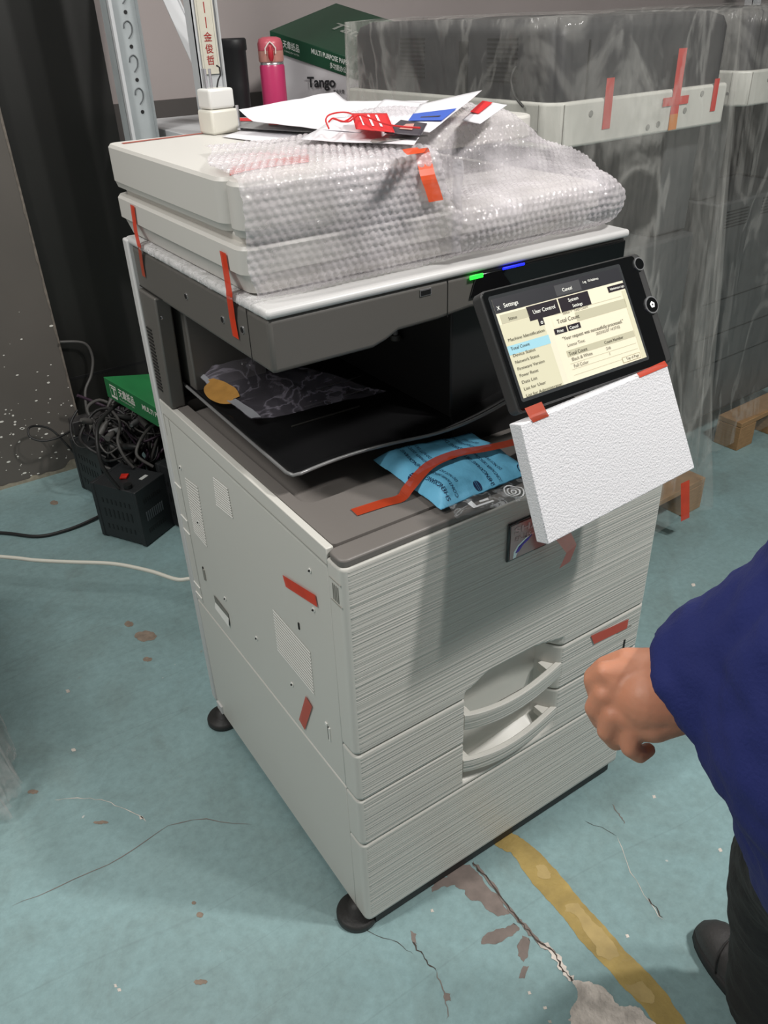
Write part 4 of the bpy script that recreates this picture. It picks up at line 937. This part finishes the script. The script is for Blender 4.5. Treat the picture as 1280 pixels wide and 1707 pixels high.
b.text('T', o_ + U2 * .015 + V((0, 0, .004)) + fn * .0003, U2, V((0, 0, 1)), .030, CHIP, lift=0, bold=.03)
obj('printed_lettering', b, gbox)
CRT = mat('crate_black', (28, 28, 29), .5)
b = MB(); b.box(.285, .345, 1.50, 1.86, 0, .315, CRT); tag(obj('equipment_case', b, bevel=.004), 'narrow black case standing under the green paper box, mostly hidden', 'case')
# ---------- black transformers
TRB = mat('transformer_black', (38, 40, 42), .45, bump=.15, bscale=300); REDS = mat('switch_red', (216, 44, 30), .4)
def transformer(name, label, loc, rz, L_, W2, H, topbits=True):
    t = thing(name, label, 'transformer', loc, rz, None); b = MB(); b.box(-W2 / 2, W2 / 2, -L_ / 2, L_ / 2, .006, H, TRB)
    b.box(-W2 / 2 - .002, W2 / 2 + .002, -L_ / 2 - .002, -L_ / 2 + .012, .004, H + .001, TRB); b.box(-W2 / 2 - .002, W2 / 2 + .002, L_ / 2 - .012, L_ / 2 + .002, .004, H + .001, TRB); obj('case', b, t, .002, local=True)
    for side, n_ in (('x', -1), ('x', 1)):
        b = MB()
        for k in range(7):
            for zz in (.72, .50, .24):
                y = (-.30 + k * .1) * L_; hh = .028 if zz == .50 else .016; b.box(n_ * (W2 / 2) - .0008, n_ * (W2 / 2) + .0008, y - .003, y + .002, H * zz - hh / 2, H * zz + hh / 2, BLACK)
        obj('side_louvres', b, t, local=True)
    b = MB()
    for k in range(9):
        z = H * .5 + k * .009; b.box((k - 4.5) * .0085, (k - 4.5) * .0085 + .004, -L_ / 2 - .0032, -L_ / 2 - .0018, H * .42, H * .42 + .030, mat('louvre_hi', (92, 96, 100), .4)); b.box((k - 4.5) * .0085, (k - 4.5) * .0085 + .004, -L_ / 2 - .0032, -L_ / 2 - .0018, H * .74, H * .74 + .014, BLACK); b.box((k - 4.5) * .0085, (k - 4.5) * .0085 + .004, -L_ / 2 - .0032, -L_ / 2 - .0018, H * .2, H * .2 + .014, BLACK)
    obj('front_louvres', b, t, local=True)
    for x in (-1, 1):
        for y in (-1, 1): b = MB(); b.cyl((x * W2 * .42, y * L_ * .42, 0), (x * W2 * .42, y * L_ * .42, .008), .008, BLACK, 10); obj('rubber_foot', b, t, local=True)
    if topbits:
        b = MB(); b.prism([V((-.018, .010, H + .0012)), V((.004, .022, H + .0012)), V((.014, .002, H + .0012)), V((-.006, -.006, H + .0012))], (0, 0, .006), REDS); obj('power_switch', b, t, .001, local=True)
        b = MB(); b.box(.006, .034, -.052, -.040, H, H + .0016, mat('sticker_white', (196, 198, 196), .5)); obj('sticker', b, t, local=True)
        b = MB(); b.cyl((-.045, -.045, H), (-.045, -.045, H + .012), .012, BLACK, 16); obj('cable_gland', b, t, local=True)
    return t
ang = math.atan2(.07, .104)
transformer('voltage_transformer', 'black voltage transformer with red switch on top, nearest of the three on the floor', (.115, 1.462, 0), ang - .06, .165, .125, .185)
transformer('voltage_transformer', 'black voltage transformer behind the one with the red switch, beside the grey wall end', (.135, 1.765, 0), ang - .35, .165, .13, .185, False)
transformer('voltage_transformer', 'black voltage transformer half hidden behind the copier, right of the cable heap', (.272, 1.405, 0), .35, .13, .10, .21, False)
# ---------- cable heap and separate cables
CAB = mat('cable_black', (34, 33, 33), .5); CABG = mat('cable_grey', (78, 76, 74), .5); CABW = mat('cable_white', (222, 220, 208), .4); PURPL = mat('cable_purple', (60, 44, 58), .5)
rnd = random.Random(21); b = MB()
for k in range(44):
    c = V((rnd.uniform(.13, .30), rnd.uniform(1.62, 1.84), rnd.uniform(.13, .27))); pts = []
    a = rnd.uniform(0, 6.28); r = rnd.uniform(.03, .09); tl = rnd.uniform(-.8, .8)
    for q in range(6):
        a += rnd.uniform(.6, 1.2); pts.append(c + V((r * math.cos(a), r * math.sin(a) * .8, r * .7 * math.sin(a + tl) + rnd.uniform(-.02, .02))))
    b.tube(smooth_path(pts, 5), rnd.choice([.003, .004, .0055]), rnd.choice([CAB, CAB, CABG, PURPL, CABG]), 6)
for k in range(14):
    p = V((rnd.uniform(.10, .28), rnd.uniform(1.55, 1.72), rnd.uniform(.20, .29))); d = V((rnd.uniform(-1, 1), rnd.uniform(-1, 1), rnd.uniform(-.5, .5))).normalized()
    b.tube([p, p + d * .03, p + d * .045], [.010, .010, .006], rnd.choice([CAB, CABG, mat('plug_metal', (160, 160, 160), .3, metal=.6)]), 8)
# heap foundation so that it rests on the crate and transformers
for k in range(16):
    a = V((rnd.uniform(.12, .24), rnd.uniform(1.60, 1.66), .01)); b.tube(smooth_path([a, a + V((rnd.uniform(-.02, .05), rnd.uniform(-.02, .05), .1)), a + V((rnd.uniform(-.03, .06), rnd.uniform(-.03, .08), .22))], 5), .005, rnd.choice([CAB, CABG]), 6)
hp = obj('cable_heap', b); hp['kind'] = 'stuff'; tag(hp, 'tangled heap of black and grey cables between the transformers and the green box', 'cables')
def cable(name, pts, r, mt, label, n=8):
    return tag(obj(name, MB().tube(smooth_path(pts, n), r, mt, 10)), label, 'cable')
cable('power_cable', [on(-200, 915, 'z', .15), on(0, 928, 'z', .15), on(60, 934, 'z', .15), on(120, 937, 'z', .15), on(190, 940, 'z', .15), on(250, 952, 'z', .15), on(295, 966, 'z', .15), on(330, 966, 'z', .15), V((.16, .80, .15)), V((.25, .632, .15))], .0052, CABW, 'thick white cable running from behind the copier to the left')
cable('power_cable', [on(-120, 885, 'z', .006), on(0, 888, 'z', .006), on(62, 894, 'z', .006), on(110, 884, 'z', .006), on(150, 868, 'z', .008), on(172, 855, 'z', .012), V((.07, 1.60, .05)), V((.12, 1.56, .012))], .0050, CAB, 'dark cable on the floor leading left from the nearest transformer')
cable('power_cable', [on(100, 570, 'y', 1.97), on(140, 572, 'y', 1.97), on(154, 595, 'y', 1.97), on(152, 625, 'y', 1.96), on(142, 655, 'y', 1.94), on(150, 700, 'y', 1.90), V((.18, 1.85, .25))], .0045, CABG, 'grey cable curving down the black board above the green box')
lp = [V((.10, 1.86, .20)), on(158, 722, 'y', 1.86), on(136, 716, 'y', 1.88), on(120, 718, 'y', 1.88), on(95, 730, 'y', 1.86), on(70, 735, 'y', 1.86), on(50, 728, 'y', 1.88), on(48, 714, 'y', 1.90), on(62, 710, 'y', 1.92), on(85, 716, 'y', 1.92), on(110, 740, 'y', 1.90), on(138, 772, 'y', 1.88), V((.10, 1.85, .02))]
cable('power_cable', lp, .0035, CAB, 'thin black cable looping out in front of the grey wall end')
b_ = on(180, 808, 'z', .185); b_.z = .19
cable('power_cable', [V((.073, 1.405, .190)), on(172, 780, 'y', 1.42), on(163, 745, 'y', 1.44), on(162, 715, 'y', 1.48), on(172, 695, 'y', 1.55), on(195, 675, 'y', 1.62), V((.20, 1.66, .32))], .0058, CAB, 'thick black cable rising from the top of the nearest transformer')
cable('power_cable', [V((.15, 1.50, .19)), on(206, 760, 'y', 1.52), on(196, 735, 'y', 1.55), on(200, 705, 'y', 1.62), V((.17, 1.70, .30))], .0045, CABG, 'grey cable arching from behind the red switch into the cable heap')
cable('power_cable', [V((.20, 1.47, .19)), on(229, 760, 'y', 1.50), on(232, 738, 'y', 1.52), on(248, 715, 'y', 1.55), on(268, 700, 'y', 1.58), V((.31, 1.60, .305))], .0048, CABG, 'grey cable bending right under the green box towards the copier')
b = MB(); b.box(.07, .19, 1.83, 1.88, .186, .235, mat('strip_dark', (52, 50, 50), .5)); ps = MB()
pst = tag(obj('power_strip', b, bevel=.003), 'dark power strip resting on the rear transformer beside the wall end', 'power strip')
b = MB()
for x in (.09, .12, .15): b.box(x, x + .014, 1.8285, 1.83, .198, .222, mat('socket_pale', (150, 148, 140), .5))
obj('socket_row', b, pst)

# ================================================================== WRAPPED COPIERS
FILM = film('drape_film', (220, 218, 212), .12, .28, .10, 4.5, 1.0, 12, .03, (1, 1, .4))
MDK = mat('wrapped_dark', (46, 46, 49), .5); MDK2 = mat('wrapped_dark_body', (72, 74, 74), .5); BAND = mat('wrapped_white_band', (204, 203, 195), .42); WOOD = mat('pallet_wood', (158, 124, 86), .7, var=.15, vscale=30, stretch=(1, 1, 6))
def pallet(loc, rz, W, D, label):
    t = thing('wooden_pallet', label, 'pallet', loc, rz)
    for i in range(3):
        for j in range(2):
            x = (.0, W / 2 - .045, W - .09)[i]; y = (0, D - .09)[j]; b = MB(); b.box(x, x + .09, y, y + .09, 0, .085, WOOD); obj('pallet_block', b, t, .002, local=True)
    for i in range(5):
        y = (D - .09) * i / 4; b = MB(); b.box(0, W, y, y + .09, .086, .104, WOOD); obj('pallet_board', b, t, .002, local=True)
    return t
def folds(q, th, seed): return noise.noise(V((math.cos(th) * 3.2 + seed, math.sin(th) * 3.2, q * .7))) + .55 * noise.noise(V((math.cos(th) * 11 + seed, math.sin(th) * 11, q * 2.0)))
def drape(label, loc, rz, x0, x1, y0, y1, ztop, zbot, seed, flare=(0, 0, 0, 0), amp=.022, mt=None, nth=180, nz=46):
    P = []; cx, cy = (x0 + x1) / 2, (y0 + y1) / 2
    for j in range(nz + 1):
        q = j / nz; z = ztop - (ztop - zbot) * max(0, (q - .10) / .90) ** 1.0; k = min(1, q / .10); r = []
        for i in range(nth):
            th = 2 * math.pi * i / nth; c, s = math.cos(th), math.sin(th); e = .16 if k >= 1 else .3
            sx = math.copysign(abs(c) ** (.22), c); sy = math.copysign(abs(s) ** (.22), s)
            hx = (x1 - x0) / 2 + .006; hy = (y1 - y0) / 2 + .006; d = (ztop - z) / (ztop - zbot)
            fx = flare[1] * d ** .7 if c > 0 else flare[0] * d; fy = flare[3] * d if s > 0 else flare[2] * d ** 1.3
            f = folds(d * 1.4, th, seed); off = .012 + max(-.010, f * amp * (.35 + 1.6 * d))
            taper = 1.0
            x = cx + sx * (hx * k) + (math.copysign(1, c) * abs(sx) * (fx + off)) * k; y = cy + sy * (hy * k) + (math.copysign(1, s) * abs(sy) * (fy + off)) * k
            zz = z + (0 if k >= 1 else .010 * fbm((x, y, 0), 6, seed) * (1 - k) + .004 + .010 * (1 - k) ** .5 * 0)
            if k >= 1 and q < .14: zz -= .0
            if k < 1: zz = ztop + .004 + .012 * (1 - k) * abs(noise.noise(V((x * 9, y * 9, seed))))
            if j == nz: zz += .03 * noise.noise(V((c * 6, s * 6, seed)))
            if k >= .999 and q <= .12: pass
            r.append(V((x, y, zz)))
        P.append(r)
    b = MB(); b.grid(P, mt or FILM, True, True); o = obj('plastic_cover', b, None, base=(0, 0, 0)); o.location = loc; o.rotation_euler = (0, 0, rz)
    return tag(o, label, 'plastic cover')
def wrapped(label, loc, rz, W, D, detail=True):
    t = thing('wrapped_copier', label, 'copier', loc, rz); z0 = .105
    b = MB(); b.box(.012, W - .012, .02, D, z0, .815, MDK2); body = obj('lower_body', b, t, .008, local=True)
    b = MB()
    for z in (.515, .40, .30): b.box(.014, W - .014, .0185, .0205, z, z + .003, BLACK)
    for k in range(6): b.box(.06, .17, .0185, .0205, .74 + k * .009, .743 + k * .009, BLACK); b.box(.24, .34, .0185, .0205, .755 + k * .009, .758 + k * .009, BLACK)
    obj('panel_gaps', b, body, local=True)
    b = MB(); b.box(.012, W - .012, .25, D, .817, 1.066, MDK); b.box(.012, .09, .08, .25, .817, 1.066, MDK2); b.box(W - .14, W - .012, .05, .25, .817, 1.066, MDK2); obj('output_bay', b, t, .006, local=True)
    R = [[V((.03, 0, z)), V((W - .012, 0, z)), V((W, .012, z)), V((W, D, z)), V((0, D, z)), V((0, .03, z))] for z in (1.068, 1.072, 1.152)]
    b = MB(); b.prism(R[0], (0, 0, .086), BAND); band = obj('white_band', b, t, .006, 3, local=True)
    b = MB(); b.box(.0305, .0315, -.0004, .001, 1.07, 1.15, LINE); b.box(-.0004, .001, .04, .042, 1.07, 1.15, LINE)
    obj('band_seam', b, band, local=True)
    for x, z in ((.11, 1.128), (.345, 1.128), (.335, 1.088), (.425, 1.108), (.48, 1.138), (.30, 1.085)):
        b = MB(); b.cyl((x, .001, z), (x, -.0012, z), .0062, mat('screw_grey', (140, 140, 134), .5), 16); obj('screw_cap', b, band, local=True)
    b = MB(); b.cyl((.001, .016 + .03, 1.10), (-.001, .016 + .03, 1.10), .004, CHROME, 12); obj('screw_cap', b, band, local=True)
    AD = [rrect(.012, W - .012, .012, D - .01, .03, z) for z in (1.154, 1.158, 1.268)] + [rrect(.019, W - .019, .019, D - .017, .03, 1.287), rrect(.04, W - .04, .04, D - .04, .03, 1.297)]
    b = MB(); b.grid(AD, MDK, True, True); b.poly(AD[-1], MDK); af = obj('document_feeder', b, t, local=True, label='dark grey document feeder under clear film')
    for y0 in (.12, .42):
        b = MB()
        for k in range(10): b.box(.0108, .0122, y0, y0 + .09, 1.185 + k * .0085, 1.189 + k * .0085, BLACK)
        obj('feeder_vent', b, af, local=True)
    b = MB(); b.box(.0110, .0122, .27, .30, 1.156, 1.26, BLACK); b.box(.10, .104, .010, .013, 1.156, 1.26, BLACK); obj('feeder_gap', b, af, local=True)
    return t, band
M2 = V((.884, .600, 0)); RZ = math.radians(2.5)
pallet(M2 + V((-.02, -.085, 0)), RZ, .70, .80, 'wooden pallet under the plastic-wrapped copier right of the main copier')
mac2, band2 = wrapped('dark copier with a white band under clear film, right behind the main copier', M2, RZ, .585, .72)
def tl(x0, x1, z0, z1, mt, y=-.0016): b = MB(); b.box(x0, x1, y, y + .0006, z0, z1, mt); return obj('tape_strip', b, mac2, local=True)
TPK = mat('tape_pink_red', (206, 66, 58), .4, alpha=.92)
tl(.148, .172, 1.095, 1.190, TPK); tl(.372, .400, 1.10, 1.232, TPK); tl(.340, .430, 1.122, 1.139, TPK, -.0024); tl(.372, .400, 1.072, 1.104, mat('tape_amber', (206, 132, 70), .4), -.0020); tl(.520, .538, 1.098, 1.165, TPK)
cable('signal_cable', [on(755, 162, 'x', .90), on(757, 145, 'x', .905), on(762, 132, 'x', .905), on(769, 122, 'x', .91)], .006, mat('cable_pale', (176, 178, 172), .5), 'short pale cable curving up the dark feeder of the wrapped copier')
cable('signal_cable', [on(872, 178, 'x', .87), on(858, 160, 'x', .872), on(852, 140, 'x', .875), on(854, 122, 'x', .88), on(860, 112, 'x', .89)], .0028, CAB, 'thin black cable looping beside the white band of the wrapped copier')
DR2 = drape('crinkled clear plastic cover over the wrapped copier right behind the main copier', M2, RZ, -.002, .590, -.006, .73, 1.300, .035, 3.0, (.0, .10, .105, .01), nth=260, nz=60)
b = MB(); q = [on(1135, 804, 'y', .40), on(1150, 802, 'y', .40), on(1153, 866, 'y', .40), on(1136, 866, 'y', .40)]
M3 = V((1.76, .79, 0))
pallet(M3 + V((.20, -.085, 0)), RZ, .48, .64, 'wooden pallet at the far right, under the second wrapped copier')
wrapped('dark copier with a white band at the far right edge, behind the nearer wrapped one', M3, RZ, .585, .55)
drape('clear plastic cover over the far right wrapped copier, hanging in long folds', M3, RZ, -.002, .590, -.006, .555, 1.300, .03, 8.0, (.01, .08, .06, .02))
b = MB(); q0 = on(1142, 803, 'y', .466); q1 = on(1142, 866, 'y', .462); b.grid([[V((q0.x - .018, .466, q0.z)), V((q0.x + .018, .466, q0.z))], [V((q1.x - .018, .462, q1.z)), V((q1.x + .018, .462, q1.z))]], TAPE, False)
obj('tape_strip', b, DR2)
# plastic-wrapped carton at the left edge
ML = V((-1.07, .675, 0)); b = MB(); b.box(-1.06, -.49, .645, 1.19, .0, .44, mat('carton_brown', (150, 122, 100), .7, var=.06, vscale=8)); b.box(-1.0601, -.4899, .93, .96, .435, .4405, mat('box_tape', (170, 150, 120), .3))
tag(obj('cardboard_carton', b, bevel=.003), 'brown carton under clear plastic at the left edge of the picture', 'carton')
drape('clear plastic sheet over the brown carton at the left edge of the picture', (0, 0, 0), 0, -1.06, -.475, .63, 1.20, .445, .02, 5.0, (.02, .052, .02, .02), amp=.014, mt=film('thick_film', (206, 200, 198), .42, .75, .12, 7, 1.0, 14, .02, (1, 1, .6)))

# ================================================================== THE PERSON
SKIN = mat('skin', (206, 142, 112), .5, var=.05, vscale=25, sub=.15, bump=.15, bscale=120); NAVY = mat('navy_cloth', (28, 38, 102), .85, var=.08, vscale=12, bump=.3, bscale=300); TROU = mat('black_trousers', (26, 26, 27), .85, bump=.3, bscale=200); SHOE = mat('dark_shoe', (58, 56, 56), .6, bump=.3, bscale=180); SOLE = mat('shoe_sole', (40, 39, 39), .7); HAIR = mat('black_hair', (18, 16, 15), .5)
def skin(name, nodes, edges, mt, parent=None, sub=2, label=None, root=None, voxel=.006, flat=(), smooth=6, cloth=0):
    """tapered limbs and joints fused into one continuous surface"""
    mb = MB(); N_ = {k: (V(p), (sum(r) / 2 if isinstance(r, tuple) else r)) for k, (p, r) in nodes.items()}
    for q, s_ in edges:
        (p0, r0), (p1, r1) = N_[q], N_[s_]; n = 8; mb.tube([p0.lerp(p1, i / n) for i in range(n + 1)], [r0 + (r1 - r0) * i / n for i in range(n + 1)], mt, 20)
    for k, (p, r) in N_.items():
        if k in flat: continue
        mb.lathe((p.x, p.y, p.z), [(r * math.sin(math.pi * i / 10) + 1e-5, -r * math.cos(math.pi * i / 10)) for i in range(11)], mt, 20)
    o = obj(name, mb, None, base=(0, 0, 0)); q = o.modifiers.new('r', 'REMESH'); q.mode = 'VOXEL'; q.voxel_size = voxel; q.use_smooth_shade = True
    q = o.modifiers.new('s', 'SMOOTH'); q.factor = .5; q.iterations = smooth
    dg = bpy.context.evaluated_depsgraph_get(); m2 = bpy.data.meshes.new_from_object(o.evaluated_get(dg)); o.modifiers.clear(); old = o.data; o.data = m2; bpy.data.meshes.remove(old)
    m2.materials.clear(); m2.materials.append(mt)
    if cloth:
        m2.update(); nv_ = [v.normal.copy() for v in m2.vertices]
        for v, n_ in zip(m2.vertices, nv_): v.co += n_ * (cloth * (noise.noise(v.co * V((9, 9, 14))) + .7 * abs(noise.noise(v.co * V((16, 16, 26)) + V((4, 0, 0)))) + .25 * noise.noise(v.co * 60)))
    m2.polygons.foreach_set('use_smooth', [True] * len(m2.polygons)); m2.polygons.foreach_set('material_index', [0] * len(m2.polygons))
    if parent: m2.transform(wloc(parent).inverted()); o.parent = parent
    if label: o['label'] = label
    return o
HIP = V((.20, -.62, .80))
per = thing('person', 'person in navy jacket and black trousers at the right, left fist swinging past the drawers', 'person', (.35, -.62, 0))
HK = .88
wr = at(1150, 1160, .875 * HK); palm = at(1080, 1165, .865 * HK); elb = at(1430, 1030, .72); sh = V((.22, -.63, 1.22))
def A(x, y, t): return at(x, y, t * HK)
nodes = {'pelvis': (HIP, (.13, .10)), 'belly': (HIP + V((0, 0, .17)), (.13, .10)), 'chest': (V((.26, -.70, 1.12)), (.13, .11)), 'neck0': (V((.28, -.71, 1.28)), .06), 'neck': (V((.28, -.70, 1.36)), .052),
  'jaw': (V((.28, -.68, 1.44)), (.062, .072)), 'head': (V((.28, -.67, 1.52)), (.074, .088)), 'crown': (V((.28, -.68, 1.59)), (.05, .06)),
  'lsh': (sh, .052), 'lel': (elb, .040), 'lfa': (elb.lerp(wr, .45), .042), 'lwr': (wr, .030), 'rsh': (V((.42, -.82, 1.22)), .052), 'rel': (V((.52, -.88, .96)), .04), 'rwr': (V((.50, -.78, .75)), .028),
  'rpalm': (V((.49, -.74, .69)), (.04, .02)), 'lhip': (HIP + V((-.01, .05, -.05)), .08), 'lkn': (V((.345, -.461, .42)), .055), 'lan': (V((.435, -.48, .10)), .038), 'ltoe': (V((.45, -.40, .05)), .03),
  'rhip': (HIP + V((.10, -.08, -.05)), .085), 'rkn': (V((.42, -.78, .42)), .055), 'ran': (V((.50, -.92, .10)), .038), 'rtoe': (V((.51, -.84, .05)), .03),
  # left hand: back of the hand towards the camera, fingers curled under
  'palm': (palm, .029), 'knu': (A(1050, 1160, .872), .024), 'mi': (A(1075, 1128, .868), .020), 'mp': (A(1088, 1196, .872), .022),
  'i1': (A(1010, 1122, .858), 0.0113), 'i2': (A(990, 1135, .870), 0.0095), 'i3': (A(996, 1160, .888), 0.0086), 'i4': (A(1018, 1168, .895), 0.0077),
  'm1': (A(1008, 1158, .862), 0.0113), 'm2': (A(992, 1180, .874), 0.0097), 'm3': (A(1002, 1202, .892), 0.0086), 'm4': (A(1024, 1200, .900), 0.0077),
  'r1': (A(1022, 1192, .864), 0.0108), 'r2': (A(1012, 1218, .876), 0.0094), 'r3': (A(1026, 1236, .892), 0.0083), 'r4': (A(1046, 1230, .900), 0.0072),
  'p1': (A(1052, 1216, .868), 0.0101), 'p2': (A(1050, 1246, .876), 0.0086), 'p3': (A(1066, 1258, .888), 0.0077), 'p4': (A(1080, 1250, .896), 0.0067),
  't1': (A(1085, 1108, .868), 0.0153), 't2': (A(1045, 1100, .872), 0.0113), 't3': (A(1008, 1112, .884), 0.0099), 't4': (A(988, 1128, .892), 0.0086)}
edges = [('pelvis', 'belly'), ('belly', 'chest'), ('chest', 'neck0'), ('neck0', 'neck'), ('neck', 'jaw'), ('jaw', 'head'), ('head', 'crown'), ('chest', 'lsh'), ('lsh', 'lel'), ('lel', 'lfa'), ('lfa', 'lwr'), ('lwr', 'palm'), ('palm', 'knu'), ('lwr', 'mi'), ('mi', 'i1'), ('lwr', 'mp'), ('mp', 'p1'), ('mi', 'm1'), ('mp', 'r1'),
  ('knu', 'i1'), ('i1', 'i2'), ('i2', 'i3'), ('i3', 'i4'), ('knu', 'm1'), ('m1', 'm2'), ('m2', 'm3'), ('m3', 'm4'), ('knu', 'r1'), ('r1', 'r2'), ('r2', 'r3'), ('r3', 'r4'), ('palm', 'p1'), ('p1', 'p2'), ('p2', 'p3'), ('p3', 'p4'),
  ('palm', 't1'), ('t1', 't2'), ('t2', 't3'), ('t3', 't4'), ('chest', 'rsh'), ('rsh', 'rel'), ('rel', 'rwr'), ('rwr', 'rpalm'), ('pelvis', 'lhip'), ('lhip', 'lkn'), ('lkn', 'lan'), ('lan', 'ltoe'), ('pelvis', 'rhip'), ('rhip', 'rkn'), ('rkn', 'ran'), ('ran', 'rtoe')]
skin('body', nodes, edges, SKIN, per, voxel=.0026, smooth=2)
cuff = at(1172, 1160, .868 * HK)
jk = skin('jacket', {'a': (at(1510, 1200, .74), .145), 'a0': (at(1600, 1330, .80), .175), 'b': (V((.22, -.66, .98)), .14), 'c': (V((.27, -.70, 1.13)), .15), 'd': (V((.28, -.71, 1.27)), .075),
  's': (sh, .082), 'e': (elb, .092), 'f': (elb.lerp(cuff, .6), .076), 'w': (cuff, .064), 'rs': (V((.42, -.82, 1.20)), .07), 're': (V((.52, -.88, .96)), .06), 'rw': (V((.50, -.79, .77)), .048)},
  [('a0', 'a'), ('a', 'b'), ('b', 'c'), ('c', 'd'), ('c', 's'), ('s', 'e'), ('e', 'f'), ('f', 'w'), ('c', 'rs'), ('rs', 're'), ('re', 'rw'), ('e', 'b')], NAVY, per, label='navy work jacket with wide sleeves', flat=('w', 'a0', 'rw', 'd'), voxel=.006, smooth=4, cloth=.010)
skin('trousers', {'p': (HIP - V((0, 0, .03)), .12), 'lh': (HIP + V((-.01, .05, -.08)), .095), 'lk': (V((.345, -.461, .42)), .082), 'ls': (V((.395, -.46, .25)), .076), 'la': (V((.425, -.470, .040)), .074), 'rh': (HIP + V((.10, -.08, -.06)), .10), 'rk': (V((.42, -.78, .42)), .085), 'ra': (V((.50, -.93, .05)), .07)},
  [('p', 'lh'), ('lh', 'lk'), ('lk', 'ls'), ('ls', 'la'), ('p', 'rh'), ('rh', 'rk'), ('rk', 'ra')], TROU, per, label='black trousers', flat=('la', 'ra'), voxel=.007, cloth=.008)
def shoe(tx, ty, hx, hy):
    a = V((hx, hy, 0)); t = V((tx, ty, 0)); d = (t - a); L_ = d.length; d.normalize(); s_ = V((-d.y, d.x, 0)); up = V((0, 0, 1)); P = []; Q = []
    n = 18
    for i in range(n + 1):
        u = i / n; wd = .046 * (math.sin(math.pi * min(1, (u * 1.0 + .10) / 1.12)) ** .45) * (.86 + .2 * u); wd = max(wd, .004); h = .085 - .045 * S((u - .25) / .55); h *= (1 - .75 * max(0, (u - .86) / .14) ** 2) * (1 - .3 * max(0, (.1 - u) / .1))
        c = a + d * (L_ * u); r = []; q = []
        for k in range(13):
            an = math.pi * k / 12; r.append(c + s_ * (wd * math.cos(an)) + up * (.022 + h * math.sin(an) ** .8))
        for k, (e, z) in enumerate(((1.04, .022), (1.06, .012), (1.04, .001), (-1.04, .001), (-1.06, .012), (-1.04, .022))): q.append(c + s_ * (wd * e) + up * z)
        P.append(r); Q.append(q)
    mb = MB(); mb.grid(P, SHOE); mb.grid(Q, SOLE, True, True); mb.poly(Q[0], SOLE); mb.poly(Q[-1][::-1], SOLE); mb.poly(P[0][::-1], SHOE); mb.poly(P[-1], SHOE)
    st_ = []
    for k in range(9):
        an = math.pi * k / 8; u = .74 + .05 * math.sin(an); c = a + d * (L_ * u); wd = .044; st_.append(c + s_ * (wd * math.cos(an)) + up * (.024 + (.085 - .045 * S((u - .25) / .55)) * math.sin(an) ** .8))
    mb.tube(st_, .0016, SOLE, 6)
    return obj('shoe', mb, per)
shoe(.450, -.315, .440, -.565); shoe(.53, -.73, .49, -.985)
# hair and face
b = MB(); hc = V((.28, -.68, 1.54)); P = []
for j in range(10):
    th = math.pi * .56 * j / 9; P.append([hc + V((.090 * math.sin(th) * math.cos(p), .104 * math.sin(th) * math.sin(p) - .008, .105 * math.cos(th) + (0 if math.sin(p) < .3 else .012 * j / 3))) for p in [2 * math.pi * k / 24 for k in range(24)]])
b.grid(P, HAIR, True, True); obj('hair', b, per, solid=.008)
b = MB(); b.tube([V((.28, -.58, 1.515)), V((.28, -.565, 1.495)), V((.28, -.562, 1.48))], [.006, .010, .012], SKIN, 8); obj('nose', b, per)
for s in (-1, 1):
    b = MB(); b.lathe((.28 + s * .030, -.585, 1.515), [(0, -.008), (.008, -.004), (.010, 0), (.008, .004), (0, .008)], mat('eye_white', (230, 228, 224), .3), 12); obj('eye', b, per)
    b = MB(); b.tube([V((.28 + s * .078, -.67, 1.53)), V((.28 + s * .088, -.68, 1.51)), V((.28 + s * .080, -.67, 1.48))], [.010, .014, .008], SKIN, 8); obj('ear', b, per)
b = MB(); b.tube([V((.26, -.592, 1.46)), V((.28, -.584, 1.458)), V((.30, -.592, 1.46))], [.003, .006, .003], mat('lips', (176, 100, 92), .5), 8); obj('mouth', b, per)

# ---------- groups of look-alikes
GR = {'voltage_transformer': 'black transformers on the floor', 'power_cable': 'cables by the left wall', 'signal_cable': 'cables on the wrapped copier', 'wrapped_copier': 'copiers under clear film', 'plastic_cover': 'clear plastic covers', 'wooden_pallet': 'pallets under the wrapped copiers', 'paper_sheet': 'loose papers on the copier lid'}
for o in list(COL.objects):
    if o.parent is None and 'category' in o and o.name.split('.')[0] in GR: o['group'] = GR[o.name.split('.')[0]]
